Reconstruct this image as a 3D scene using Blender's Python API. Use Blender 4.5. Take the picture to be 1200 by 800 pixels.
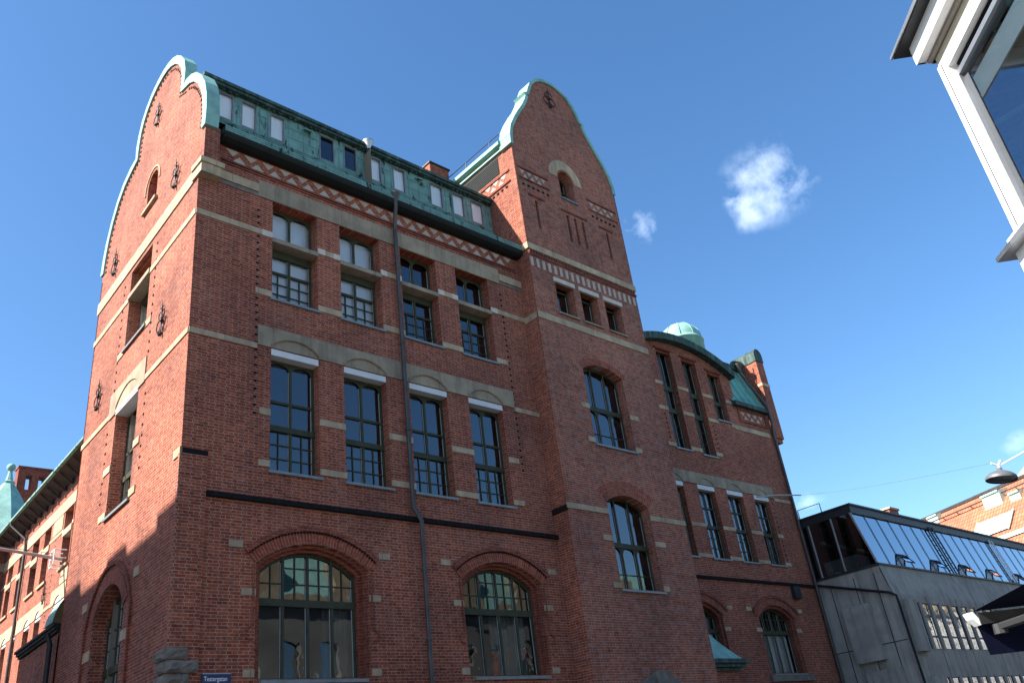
import bpy, math, random
from mathutils import Vector, Matrix
from mathutils.geometry import tessellate_polygon

random.seed(7)
sc = bpy.context.scene
for o in list(bpy.data.objects):
    bpy.data.objects.remove(o)

# ------------------------------------------------------------------ camera
cam_d = bpy.data.cameras.new("Camera")
cam = bpy.data.objects.new("Camera", cam_d)
sc.collection.objects.link(cam)
cam_d.sensor_width = 36.0
cam_d.lens = 36.0 * 1011.17 / 1200.0
cam_d.clip_start = 0.05
cam_d.clip_end = 3000
R_ = Vector((0.7421566, -0.6597337, -0.1181309))
U_ = Vector((-0.2322056, -0.4184399, 0.8780596))
F_ = Vector((0.6287162, 0.6242271, 0.4637418))
m = Matrix((R_, U_, -F_)).transposed().to_4x4()
m.translation = Vector((-7.4495, -18.5608, 1.65))
cam.matrix_world = m
sc.camera = cam
sc.render.resolution_x = 1024
sc.render.resolution_y = 682

# ------------------------------------------------------------------ sky, sun, exposure
SUN_EL = math.radians(39.5)
SUN_H = Vector((-0.934, 0.358, 0)).normalized()          # horizontal direction towards the sun
SUN_ROT = math.atan2(SUN_H.x, SUN_H.y)
w = bpy.data.worlds.new("World")
sc.world = w
w.use_nodes = True
nt = w.node_tree
nt.nodes.clear()
def wn(t, **k):
    n = nt.nodes.new(t)
    for a, b in k.items():
        setattr(n, a, b)
    return n
sky = wn('ShaderNodeTexSky', sky_type='NISHITA', sun_disc=False)
sky.sun_elevation = SUN_EL
sky.sun_rotation = SUN_ROT
sky.altitude = 0
sky.air_density = 1.0
sky.dust_density = 0.6
sky.ozone_density = 2.6
bg = wn('ShaderNodeBackground')
bg.inputs['Strength'].default_value = 0.092
out = wn('ShaderNodeOutputWorld')
tc = wn('ShaderNodeTexCoord')
# a few small fair-weather clouds, placed by their direction in the sky
noise = wn('ShaderNodeTexNoise')
noise.inputs['Scale'].default_value = 24
noise.inputs['Detail'].default_value = 5
noise.inputs['Roughness'].default_value = 0.58
noise.inputs['Distortion'].default_value = 0.15
nt.links.new(tc.outputs['Generated'], noise.inputs['Vector'])
def mth(op, a, b=None, clamp=False):
    n = wn('ShaderNodeMath', operation=op, use_clamp=clamp)
    for i, v in enumerate((a, b)):
        if v is None:
            continue
        if isinstance(v, (int, float)):
            n.inputs[i].default_value = v
        else:
            nt.links.new(v, n.inputs[i])
    return n.outputs[0]
def dotv(vec):
    n = wn('ShaderNodeVectorMath', operation='DOT_PRODUCT')
    nt.links.new(tc.outputs['Generated'], n.inputs[0])
    n.inputs[1].default_value = vec
    return n.outputs['Value']
total = None
for (c, a, b, dens, tilt) in [((0.7615, 0.3323, 0.5565), 0.056, 0.046, 0.38, 0.1),
                              ((0.6947, 0.4591, 0.5537), 0.028, 0.023, 0.34, 0.2),
                              ((0.8624, 0.4452, 0.2408), 0.022, 0.014, 0.30, 0.0),
                              ((0.9361, 0.2459, 0.2516), 0.022, 0.014, 0.25, 0.3),
                              ((0.7400, 0.3600, 0.5250), 0.020, 0.034, 0.22, 0.5)]:
    cv = Vector(c).normalized()
    e1 = Vector((cv.y, -cv.x, 0)).normalized()
    e2 = e1.cross(cv).normalized()
    e1t = e1 * math.cos(tilt) + e2 * math.sin(tilt)
    e2t = -e1 * math.sin(tilt) + e2 * math.cos(tilt)
    u = mth('DIVIDE', dotv(e1t), a)
    v = mth('DIVIDE', dotv(e2t), b)
    r = mth('SQRT', mth('ADD', mth('MULTIPLY', u, u), mth('MULTIPLY', v, v)))
    front = mth('GREATER_THAN', dotv(cv), 0.5)
    k = mth('MULTIPLY', mth('SUBTRACT', noise.outputs['Fac'], 0.45), 3.2)
    mk = mth('ADD', mth('SUBTRACT', 0.75, r), k)
    mk = mth('MULTIPLY', mth('MULTIPLY', mk, 0.95, True), front)
    edge = mth('MULTIPLY', mth('SUBTRACT', 1.15, r), 1.6, True)
    mk = mth('MULTIPLY', mth('MULTIPLY', mk, edge), dens)
    total = mk if total is None else mth('ADD', total, mk, True)
mix = wn('ShaderNodeMix', data_type='RGBA')
nt.links.new(total, mix.inputs['Factor'])
hs = wn('ShaderNodeHueSaturation')
hs.inputs['Saturation'].default_value = 1.2
nt.links.new(sky.outputs['Color'], hs.inputs['Color'])
nt.links.new(hs.outputs['Color'], mix.inputs['A'])
mix.inputs['B'].default_value = (8.2, 9.2, 10.8, 1)
nt.links.new(mix.outputs['Result'], bg.inputs['Color'])
nt.links.new(bg.outputs['Background'], out.inputs['Surface'])

sun_d = bpy.data.lights.new("Sun", 'SUN')
sun_d.energy = 5.0
sun_d.angle = math.radians(0.53)
sun_d.color = (1.0, 0.95, 0.88)
sun = bpy.data.objects.new("Sun", sun_d)
sc.collection.objects.link(sun)
to_sun = Vector((SUN_H.x * math.cos(SUN_EL), SUN_H.y * math.cos(SUN_EL), math.sin(SUN_EL)))
sun.rotation_euler = to_sun.to_track_quat('Z', 'Y').to_euler()
sun.location = (-20, 20, 60)

sc.view_settings.view_transform = 'Standard'
sc.view_settings.look = 'None'
sc.view_settings.gamma = 1
sc.view_settings.use_curve_mapping = False
sc.view_settings.exposure = 1.5
sc.render.engine = 'CYCLES'

# ------------------------------------------------------------------ materials
def newmat(name):
    mt = bpy.data.materials.new(name)
    mt.use_nodes = True
    t = mt.node_tree
    return mt, t, t.nodes['Principled BSDF']
def add(t, ty, **k):
    n = t.nodes.new(ty)
    for a, b in k.items():
        setattr(n, a, b)
    return n
def ramp(t, fac, p0, c0, p1, c1):
    r = add(t, 'ShaderNodeValToRGB')
    r.color_ramp.elements[0].position = p0
    r.color_ramp.elements[0].color = c0
    r.color_ramp.elements[1].position = p1
    r.color_ramp.elements[1].color = c1
    t.links.new(fac, r.inputs['Fac'])
    return r.outputs['Color']
def mixc(t, fac, a, b, mode='MIX'):
    n = add(t, 'ShaderNodeMix', data_type='RGBA', blend_type=mode)
    for key, v in (('Factor', fac), ('A', a), ('B', b)):
        if isinstance(v, (int, float)):
            n.inputs[key].default_value = v
        elif isinstance(v, tuple):
            n.inputs[key].default_value = v
        else:
            t.links.new(v, n.inputs[key])
    return n.outputs['Result']
def noisef(t, vec, scale, detail=4, rough=0.55, dist=0.0):
    n = add(t, 'ShaderNodeTexNoise')
    n.inputs['Scale'].default_value = scale
    n.inputs['Detail'].default_value = detail
    n.inputs['Roughness'].default_value = rough
    n.inputs['Distortion'].default_value = dist
    if vec is not None:
        t.links.new(vec, n.inputs['Vector'])
    return n.outputs['Fac']
def objco(t):
    return add(t, 'ShaderNodeTexCoord').outputs['Object']
def stretched(t, vec, s):
    n = add(t, 'ShaderNodeMapping')
    n.inputs['Scale'].default_value = s
    t.links.new(vec, n.inputs['Vector'])
    return n.outputs['Vector']

def brick(name, c1, c2, mortar, pale=0.25, bw=0.26, bh=0.075, uv=False, squash=True, m_size=0.0078, bloom=0.50, fine=False):
    mt, t, p = newmat(name)
    co = add(t, 'ShaderNodeTexCoord')
    if uv:
        vec = co.outputs['UV']
    else:
        sx = add(t, 'ShaderNodeSeparateXYZ'); t.links.new(co.outputs['Object'], sx.inputs[0])
        sn = add(t, 'ShaderNodeSeparateXYZ'); t.links.new(co.outputs['Normal'], sn.inputs[0])
        ax = add(t, 'ShaderNodeMath', operation='ABSOLUTE'); t.links.new(sn.outputs['X'], ax.inputs[0])
        ay = add(t, 'ShaderNodeMath', operation='ABSOLUTE'); t.links.new(sn.outputs['Y'], ay.inputs[0])
        gt = add(t, 'ShaderNodeMath', operation='GREATER_THAN'); t.links.new(ax.outputs[0], gt.inputs[0]); t.links.new(ay.outputs[0], gt.inputs[1])
        mu = add(t, 'ShaderNodeMix', data_type='FLOAT')
        t.links.new(gt.outputs[0], mu.inputs['Factor']); t.links.new(sx.outputs['X'], mu.inputs['A']); t.links.new(sx.outputs['Y'], mu.inputs['B'])
        cx = add(t, 'ShaderNodeCombineXYZ'); t.links.new(mu.outputs['Result'], cx.inputs[0]); t.links.new(sx.outputs['Z'], cx.inputs[1])
        vec = cx.outputs[0]
    b = add(t, 'ShaderNodeTexBrick')
    b.offset = 0.25 if squash else 0.5
    b.offset_frequency = 2
    b.squash = 0.5 if squash else 1.0
    b.squash_frequency = 2
    b.inputs['Scale'].default_value = 1
    b.inputs['Mortar Size'].default_value = m_size
    b.inputs['Mortar Smooth'].default_value = 0.15
    b.inputs['Bias'].default_value = 0
    b.inputs['Brick Width'].default_value = bw
    b.inputs['Row Height'].default_value = bh
    b.inputs['Color1'].default_value = c1
    b.inputs['Color2'].default_value = c2
    b.inputs['Mortar'].default_value = mortar
    t.links.new(vec, b.inputs['Vector'])
    o = co.outputs['Object']
    col = b.outputs['Color']
    # per-area tone drift, sooty and pale lime-bloomed patches that belong to the masonry
    n1 = noisef(t, o, 0.35, 5, 0.6)
    col = mixc(t, 1.0, col, ramp(t, n1, 0.33, (0.70, 0.69, 0.72, 1), 0.66, (1.20, 1.16, 1.12, 1)), 'MULTIPLY')
    n4 = noisef(t, stretched(t, o, (5.0, 5.0, 13.0)), 1.0, 2, 0.6)
    col = mixc(t, 1.0, col, ramp(t, n4, 0.30, (0.62, 0.60, 0.62, 1), 0.62, (1.10, 1.08, 1.06, 1)), 'MULTIPLY')
    n2 = noisef(t, stretched(t, o, (3.2, 3.2, 4.2) if fine else (1.1, 1.1, 0.7)), 0.9, 8, 0.80 if fine else 0.72, 0.4)
    f2 = ramp(t, n2, bloom, (0, 0, 0, 1), bloom + 0.28, (pale, pale, pale, 1))
    col = mixc(t, f2, col, (0.37, 0.26, 0.215, 1))
    n3 = noisef(t, stretched(t, o, (1.6, 1.6, 0.25)), 0.8, 6, 0.65)
    f3 = ramp(t, n3, 0.56, (0, 0, 0, 1), 0.84, (0.50, 0.50, 0.50, 1))
    col = mixc(t, f3, col, (0.055, 0.035, 0.032, 1))
    t.links.new(col, p.inputs['Base Color'])
    p.inputs['Roughness'].default_value = 0.88
    p.inputs['Specular IOR Level'].default_value = 0.25
    bm_ = add(t, 'ShaderNodeBump')
    bm_.inputs['Strength'].default_value = 0.5
    bm_.inputs['Distance'].default_value = 0.012
    inv = add(t, 'ShaderNodeMath', operation='SUBTRACT'); inv.inputs[0].default_value = 1.0
    t.links.new(b.outputs['Fac'], inv.inputs[1])
    ad = add(t, 'ShaderNodeMath', operation='ADD')
    ml = add(t, 'ShaderNodeMath', operation='MULTIPLY'); ml.inputs[1].default_value = 0.2
    t.links.new(noisef(t, o, 40, 3), ml.inputs[0])
    t.links.new(inv.outputs[0], ad.inputs[0]); t.links.new(ml.outputs[0], ad.inputs[1])
    t.links.new(ad.outputs[0], bm_.inputs['Height'])
    t.links.new(bm_.outputs['Normal'], p.inputs['Normal'])
    return mt

def plain(name, col, rough=0.6, metal=0.0, var=0.18, scale=3.0, spec=0.5, streak=0.0, streak_col=(0.03, 0.03, 0.03, 1), bump=0.0, joints=0.0):
    mt, t, p = newmat(name)
    o = objco(t)
    n = noisef(t, o, scale, 6, 0.6)
    lo = tuple(c * (1 - var) for c in col[:3]) + (1,)
    hi = tuple(min(1, c * (1 + var)) for c in col[:3]) + (1,)
    c = ramp(t, n, 0.3, lo, 0.7, hi)
    if streak > 0:
        s = noisef(t, stretched(t, o, (2.2, 2.2, 0.18)), 1.6, 7, 0.65)
        f = ramp(t, s, 0.48, (0, 0, 0, 1), 0.72, (streak, streak, streak, 1))
        c = mixc(t, f, c, streak_col)
    if joints > 0:
        sx = add(t, 'ShaderNodeSeparateXYZ'); t.links.new(o, sx.inputs[0])
        su = add(t, 'ShaderNodeMath', operation='ADD'); t.links.new(sx.outputs['X'], su.inputs[0]); t.links.new(sx.outputs['Y'], su.inputs[1])
        cx = add(t, 'ShaderNodeCombineXYZ'); t.links.new(su.outputs[0], cx.inputs[0])
        cx.inputs[1].default_value = 0.5
        jb = add(t, 'ShaderNodeTexBrick'); jb.offset = 0.0
        jb.inputs['Scale'].default_value = 1; jb.inputs['Brick Width'].default_value = joints; jb.inputs['Row Height'].default_value = 1.0
        jb.inputs['Mortar Size'].default_value = 0.006; jb.inputs['Mortar Smooth'].default_value = 0.2
        jb.inputs['Color1'].default_value = (0.86, 0.86, 0.88, 1); jb.inputs['Color2'].default_value = (1.08, 1.06, 1.04, 1); jb.inputs['Mortar'].default_value = (0.42, 0.40, 0.38, 1)
        t.links.new(cx.outputs[0], jb.inputs['Vector'])
        c = mixc(t, 1.0, c, jb.outputs['Color'], 'MULTIPLY')
    t.links.new(c, p.inputs['Base Color'])
    p.inputs['Roughness'].default_value = rough
    p.inputs['Metallic'].default_value = metal
    p.inputs['Specular IOR Level'].default_value = spec
    if bump > 0:
        bm_ = add(t, 'ShaderNodeBump')
        bm_.inputs['Strength'].default_value = bump
        bm_.inputs['Distance'].default_value = 0.02
        t.links.new(noisef(t, o, 18, 6, 0.65), bm_.inputs['Height'])
        t.links.new(bm_.outputs['Normal'], p.inputs['Normal'])
    return mt

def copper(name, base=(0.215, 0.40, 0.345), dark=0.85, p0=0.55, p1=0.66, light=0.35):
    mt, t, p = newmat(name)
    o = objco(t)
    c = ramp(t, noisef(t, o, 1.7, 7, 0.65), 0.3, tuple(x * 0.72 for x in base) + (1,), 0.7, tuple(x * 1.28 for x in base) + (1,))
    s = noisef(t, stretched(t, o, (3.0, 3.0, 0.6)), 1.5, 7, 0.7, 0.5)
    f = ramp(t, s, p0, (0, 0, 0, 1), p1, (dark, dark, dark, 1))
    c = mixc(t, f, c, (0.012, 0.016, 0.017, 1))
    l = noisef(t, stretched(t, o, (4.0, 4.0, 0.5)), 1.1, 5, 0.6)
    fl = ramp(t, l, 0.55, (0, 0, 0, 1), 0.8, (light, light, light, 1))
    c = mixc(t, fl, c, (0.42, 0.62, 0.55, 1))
    t.links.new(c, p.inputs['Base Color'])
    p.inputs['Roughness'].default_value = 0.7
    p.inputs['Specular IOR Level'].default_value = 0.3
    return mt

def glass(name, tint=(0.42, 0.47, 0.47), ior=1.85, extra=0.0, wob=0.007):
    mt, t, p = newmat(name)
    t.nodes.remove(p)
    outn = [n for n in t.nodes if n.type == 'OUTPUT_MATERIAL'][0]
    fr = add(t, 'ShaderNodeFresnel'); fr.inputs['IOR'].default_value = ior
    tr = add(t, 'ShaderNodeBsdfTransparent'); tr.inputs['Color'].default_value = tint + (1,)
    gl = add(t, 'ShaderNodeBsdfGlossy'); gl.inputs['Roughness'].default_value = 0.015
    gl.inputs['Color'].default_value = (0.9, 0.95, 1, 1)
    bm_ = add(t, 'ShaderNodeBump'); bm_.inputs['Strength'].default_value = 0.35; bm_.inputs['Distance'].default_value = wob
    t.links.new(noisef(t, objco(t), 1.6, 2, 0.5), bm_.inputs['Height'])
    t.links.new(bm_.outputs['Normal'], gl.inputs['Normal'])
    ad = add(t, 'ShaderNodeMath', operation='ADD', use_clamp=True); ad.inputs[1].default_value = extra
    t.links.new(fr.outputs[0], ad.inputs[0])
    mx = add(t, 'ShaderNodeMixShader')
    t.links.new(ad.outputs[0], mx.inputs[0]); t.links.new(tr.outputs[0], mx.inputs[1]); t.links.new(gl.outputs[0], mx.inputs[2])
    t.links.new(mx.outputs[0], outn.inputs['Surface'])
    return mt

BR1, BR2, BRM = (0.225, 0.041, 0.019, 1), (0.370, 0.092, 0.042, 1), (0.345, 0.255, 0.195, 1)
M_BRICK = brick("brick", BR1, BR2, BRM, 0.16)
M_BRICK_T = brick("brick_bloom", BR1, BR2, BRM, 0.42, bloom=0.42, fine=True)
M_BRICK_B = brick("brick_ornament", (0.195, 0.038, 0.020, 1), (0.28, 0.064, 0.032, 1), (0.23, 0.135, 0.10, 1), 0.1)
M_SOLD = brick("brick_soldier", (0.235, 0.046, 0.022, 1), (0.33, 0.080, 0.039, 1), (0.31, 0.21, 0.165, 1), 0.2, 0.085, 0.26, uv=True, squash=False)
M_STONE = plain("sandstone", (0.44, 0.33, 0.21), 0.85, 0, 0.22, 2.5, 0.25, 0.55, (0.15, 0.12, 0.095, 1), 0.3, joints=0.9)
M_LINTEL = plain("lintel_stone", (0.32, 0.25, 0.17), 0.85, 0, 0.24, 2.0, 0.25, 0.6, (0.13, 0.11, 0.085, 1), 0.3, joints=1.12)
M_WSTONE = plain("pale_stone", (0.56, 0.49, 0.40), 0.85, 0, 0.12, 3.0, 0.25, 0.3, (0.25, 0.21, 0.17, 1))
M_GRANITE = plain("granite", (0.17, 0.145, 0.12), 0.9, 0, 0.3, 5.0, 0.3, 0.3, (0.08, 0.07, 0.06, 1), 0.8)
M_SOOT = plain("tarred_brick", (0.012, 0.011, 0.011), 0.9, 0, 0.4, 8.0, 0.15)
M_COPPER = copper("copper_patina", dark=0.0, p0=0.70, p1=0.85)
M_COPPER_ST = copper("copper_stained", base=(0.145, 0.275, 0.245), dark=0.97, p0=0.555, p1=0.61)
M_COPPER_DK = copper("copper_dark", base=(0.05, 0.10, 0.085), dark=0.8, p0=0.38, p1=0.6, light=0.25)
M_GUTTER = plain("dark_gutter", (0.005, 0.0075, 0.007), 0.8, 0, 0.5, 3, 0.4)
M_PIPE = plain("pipe_zinc", (0.075, 0.062, 0.056), 0.5, 0.4, 0.3, 3)
M_IRON = plain("wrought_iron", (0.012, 0.012, 0.014), 0.55, 0.5, 0.3, 6)
M_FRAME = plain("window_paint", (0.046, 0.047, 0.024), 0.6, 0, 0.2, 5, 0.25)
M_PANE_EDGE = plain("pane_edge_strip", (0.30, 0.32, 0.30), 0.5, 0, 0.1, 5)
M_WHITE = plain("white_paint", (0.80, 0.80, 0.79), 0.5, 0, 0.05, 2)
M_ROLLER = plain("roller_box_paint", (0.62, 0.60, 0.565), 0.5, 0, 0.08, 2)
M_SILL = plain("sill_metal", (0.20, 0.22, 0.22), 0.5, 0.3, 0.2, 4)
M_BLIND = plain("blind_fabric", (0.82, 0.84, 0.86), 0.85, 0, 0.05, 1.5)
M_CURTAIN = plain("curtain_cloth", (0.55, 0.56, 0.55), 0.9, 0, 0.1, 2)
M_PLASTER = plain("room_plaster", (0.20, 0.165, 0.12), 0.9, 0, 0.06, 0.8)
M_GLASS = glass("window_glass", (0.42, 0.47, 0.47), 2.05)
M_GLASS_A = glass("attic_glass", (0.95, 0.96, 0.97), 1.45)
M_GLASS_D = glass("dark_glass", (0.25, 0.28, 0.28), 1.65, 0.04)
M_GLASS_B = glass("blind_glass", (0.80, 0.82, 0.83), 1.6)
M_GLASS_MIRROR = glass("reflecting_glass", (0.10, 0.11, 0.12), 2.2, 0.35, 0.05)
M_GLASS_TINT = glass("tinted_glass", (0.30, 0.38, 0.45), 1.5, 0.05, 0.0)
M_GLASS_SHADE = glass("shaded_glass", (0.10, 0.11, 0.11), 1.3)
M_GLASS_SKY = glass("skylight_glass", (0.30, 0.36, 0.40), 2.2, 0.24, 0.004)
M_GLASS_OLD = glass("wavy_glass", (0.60, 0.63, 0.60), 1.75, 0, 0.018)
M_GLASS_BAY = glass("bay_glass", (0.80, 0.90, 0.90), 1.42, 0.05, 0.0)
M_PALETRI = plain("pale_plaster", (0.43, 0.355, 0.30), 0.9, 0, 0.12, 6, 0.25, 0.35, (0.30, 0.25, 0.21, 1))
M_CONC = plain("concrete", (0.33, 0.30, 0.255), 0.9, 0, 0.2, 1.2, 0.3, 0.75, (0.11, 0.10, 0.09, 1), 0.4)
M_DARKMETAL = plain("dark_metal", (0.035, 0.036, 0.040), 0.5, 0.5, 0.25, 3)
M_ALU = plain("aluminium", (0.42, 0.43, 0.44), 0.4, 0.8, 0.1, 3)
M_GREYARM = plain("grey_arm_metal", (0.028, 0.028, 0.03), 0.6, 0.1, 0.1, 3)
M_NAVY = plain("navy_canvas", (0.004, 0.006, 0.022), 0.9, 0, 0.2, 4, 0.1)
M_SIGN = plain("enamel_blue", (0.010, 0.016, 0.075), 0.3, 0, 0.1, 3)
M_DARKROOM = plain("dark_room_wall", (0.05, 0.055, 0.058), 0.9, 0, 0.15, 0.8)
M_RENDER = plain("pale_render", (0.55, 0.50, 0.43), 0.9, 0, 0.12, 0.6, 0.3, 0.25, (0.3, 0.27, 0.23, 1))
M_RENDER2 = plain("brown_render", (0.19, 0.18, 0.165), 0.9, 0, 0.25, 0.6, 0.3, 0.35, (0.1, 0.085, 0.07, 1))
M_ROOFDK = plain("roof_felt", (0.035, 0.036, 0.036), 0.8, 0, 0.3, 2)
M_TAN = plain("tan_board", (0.50, 0.44, 0.33), 0.7, 0, 0.1, 2)
M_SOFFIT = plain("grey_soffit", (0.26, 0.23, 0.20), 0.8, 0, 0.15, 1)
M_ASPHALT = plain("asphalt", (0.050, 0.050, 0.052), 0.9, 0, 0.3, 9, 0.3, 0, bump=0.4)
M_PAVE = plain("paving", (0.22, 0.21, 0.20), 0.9, 0, 0.2, 4, 0.3, 0, bump=0.3)
M_KERB = plain("kerb_granite", (0.28, 0.27, 0.26), 0.85, 0, 0.25, 12)
M_GROUND = plain("ground_dirt", (0.10, 0.10, 0.09), 0.95, 0, 0.3, 0.2)
M_LAMP = plain("lamp_enamel", (0.13, 0.135, 0.14), 0.45, 0.2, 0.1, 5)
M_LENS = plain("lamp_lens", (0.035, 0.04, 0.04), 0.25, 0, 0.1, 5)
M_CABLE = plain("white_cable", (0.80, 0.80, 0.80), 0.5, 0, 0.05, 5)
M_WOODDK = plain("eave_timber", (0.045, 0.032, 0.026), 0.8, 0, 0.3, 4)
M_FLAG = plain("pole_paint", (0.45, 0.40, 0.39), 0.45, 0, 0.1, 3)

def tile_mat():
    mt, t, p = newmat("roof_tile")
    o = objco(t)
    b = add(t, 'ShaderNodeTexBrick'); b.offset = 0.0
    b.inputs['Scale'].default_value = 1
    b.inputs['Brick Width'].default_value = 0.30
    b.inputs['Row Height'].default_value = 0.42
    b.inputs['Mortar Size'].default_value = 0.03
    b.inputs['Mortar Smooth'].default_value = 0.6
    b.inputs['Color1'].default_value = (0.40, 0.115, 0.055, 1)
    b.inputs['Color2'].default_value = (0.52, 0.17, 0.085, 1)
    b.inputs['Mortar'].default_value = (0.22, 0.06, 0.035, 1)
    uvn = add(t, 'ShaderNodeTexCoord')
    t.links.new(uvn.outputs['UV'], b.inputs['Vector'])
    c = mixc(t, 1.0, b.outputs['Color'], ramp(t, noisef(t, o, 0.5, 5), 0.3, (0.8, 0.8, 0.8, 1), 0.7, (1.15, 1.12, 1.1, 1)), 'MULTIPLY')
    t.links.new(c, p.inputs['Base Color'])
    p.inputs['Roughness'].default_value = 0.85
    bm_ = add(t, 'ShaderNodeBump'); bm_.inputs['Strength'].default_value = 0.8; bm_.inputs['Distance'].default_value = 0.04
    bm_.invert = True
    t.links.new(b.outputs['Fac'], bm_.inputs['Height']); t.links.new(bm_.outputs['Normal'], p.inputs['Normal'])
    return mt
M_TILE = tile_mat()

# ------------------------------------------------------------------ helpers
UP = Vector((0, 0, 1))
class Frame:
    """a vertical wall plane: origin, direction along it, outward normal"""
    def __init__(s, o, a, n):
        s.o, s.a, s.n = Vector(o), Vector(a).normalized(), Vector(n).normalized()
    def p(s, u, z, d=0.0):
        return s.o + s.a * u + UP * z + s.n * d

class MB:
    def __init__(s):
        s.v, s.f, s.uv = [], [], {}
    def quad(s, a, b, c, d, uv=None):
        i = len(s.v); s.v += [a, b, c, d]; s.f.append((i, i + 1, i + 2, i + 3))
        if uv: s.uv[len(s.f) - 1] = uv
    def poly(s, pts):
        i = len(s.v); s.v += pts
        if len(pts) <= 4:
            s.f.append(tuple(range(i, i + len(pts))))
        else:
            for t in tessellate_polygon([pts]):
                s.f.append(tuple(i + k for k in t))
    def box(s, fr, u0, u1, z0, z1, d0, d1):
        P = [fr.p(u, z, d) for d in (d0, d1) for z in (z0, z1) for u in (u0, u1)]
        i = len(s.v); s.v += P
        for q in ((0, 1, 3, 2), (4, 6, 7, 5), (0, 4, 5, 1), (2, 3, 7, 6), (0, 2, 6, 4), (1, 5, 7, 3)):
            s.f.append(tuple(i + k for k in q))
    def panel(s, fr, outer, holes=(), d=0.0, reveal=0.0, rim=0.0):
        """flat polygon with holes; reveal = depth of the hole sides, rim = depth of the outer sides"""
        loops = [[fr.p(u, z, d) for u, z in outer]] + [[fr.p(u, z, d) for u, z in h] for h in holes]
        i = len(s.v)
        for l in loops: s.v += l
        for t in tessellate_polygon(loops):
            s.f.append(tuple(i + k for k in t))
        for li, h in enumerate(holes):
            rv = reveal[li] if isinstance(reveal, (list, tuple)) else reveal
            if rv: s.skirt(fr, h, d, d - rv)
        if rim: s.skirt(fr, outer, d, d - rim)
    def skirt(s, fr, loop, d0, d1, closed=True):
        n = len(loop)
        for k in range(n if closed else n - 1):
            a, b = loop[k], loop[(k + 1) % n]
            s.quad(fr.p(*a, d0), fr.p(*b, d0), fr.p(*b, d1), fr.p(*a, d1))
    def strip(s, fr, l0, l1, d0, d1, uvs=None, closed=False):
        n = len(l0)
        for k in range(n if closed else n - 1):
            j = (k + 1) % n
            uv = None
            if uvs: uv = [(uvs[k], 0), (uvs[j], 0), (uvs[j], 0.26), (uvs[k], 0.26)]
            s.quad(fr.p(*l0[k], d0), fr.p(*l0[j], d0), fr.p(*l1[j], d1), fr.p(*l1[k], d1), uv)
    def solid(s, fr, outer, d0, d1):
        s.panel(fr, outer, (), d1, 0, d1 - d0)
        s.panel(fr, outer, (), d0)
    def tube(s, pts, r, n=8, caps=True, r1=None):
        pts = [Vector(p) for p in pts]
        rings = []
        prev = None
        for k, p in enumerate(pts):
            if k == 0: t = pts[1] - p
            elif k == len(pts) - 1: t = p - pts[k - 1]
            else: t = (pts[k + 1] - p).normalized() + (p - pts[k - 1]).normalized()
            t.normalize()
            if prev is None:
                x = t.orthogonal().normalized()
            else:
                x = (prev - t * prev.dot(t)).normalized()
            prev = x
            y = t.cross(x)
            rr = r if r1 is None else r + (r1 - r) * k / (len(pts) - 1)
            i = len(s.v)
            s.v += [p + (x * math.cos(2 * math.pi * q / n) + y * math.sin(2 * math.pi * q / n)) * rr for q in range(n)]
            rings.append(i)
        for k in range(len(rings) - 1):
            for q in range(n):
                s.f.append((rings[k] + q, rings[k] + (q + 1) % n, rings[k + 1] + (q + 1) % n, rings[k + 1] + q))
        if caps:
            for ring in (rings[0], rings[-1]):          # caps get their own vertices so smooth shading does not smear over the rim
                i = len(s.v); s.v += [s.v[ring + q].copy() for q in range(n)]; s.f.append(tuple(range(i, i + n)))
    def lathe(s, c, prof, n=24, axis=None, ang=1.0):
        c = Vector(c)
        Z = Vector(axis).normalized() if axis else UP
        X = Z.orthogonal().normalized(); Y = Z.cross(X)
        rings = []
        for r, z in prof:
            i = len(s.v)
            s.v += [c + Z * z + (X * math.cos(2 * math.pi * q / n) + Y * math.sin(2 * math.pi * q / n)) * max(r, 1e-4) for q in range(n)]
            rings.append(i)
        for k in range(len(rings) - 1):
            for q in range(n):
                s.f.append((rings[k] + q, rings[k] + (q + 1) % n, rings[k + 1] + (q + 1) % n, rings[k + 1] + q))
    def build(s, name, mat, parent=None, smooth=False):
        me = bpy.data.meshes.new(name)
        me.from_pydata([tuple(v) for v in s.v], [], s.f)
        if s.uv:
            ul = me.uv_layers.new(name="UVMap")
            for fi, uv in s.uv.items():
                for k, li in enumerate(me.polygons[fi].loop_indices):
                    ul.data[li].uv = uv[k]
        me.materials.append(mat)
        if smooth:
            for pl in me.polygons: pl.use_smooth = True
        me.validate()
        me.update()
        ob = bpy.data.objects.new(name, me)
        sc.collection.objects.link(ob)
        if parent is not None:
            ob.parent = parent
            base = parent
            off = Vector(parent.get('_w', (0, 0, 0)))
            ob.location = -off
            ob['_w'] = (0.0, 0.0, 0.0)
        else:
            ob['_w'] = (0.0, 0.0, 0.0)
        return ob

def thing(name, label, cat, loc=(0, 0, 0), group=None):
    e = bpy.data.objects.new(name, None)
    sc.collection.objects.link(e)
    e.location = loc
    e['_w'] = tuple(float(x) for x in loc)
    tag(e, label, cat, group)
    return e
def tag(o, label, cat, group=None):
    o['label'] = label; o['category'] = cat
    if group: o['group'] = group
    return o
def struct(o):
    o['kind'] = 'structure'
    return o
def stuff(o):
    o['kind'] = 'stuff'
    return o

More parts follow.
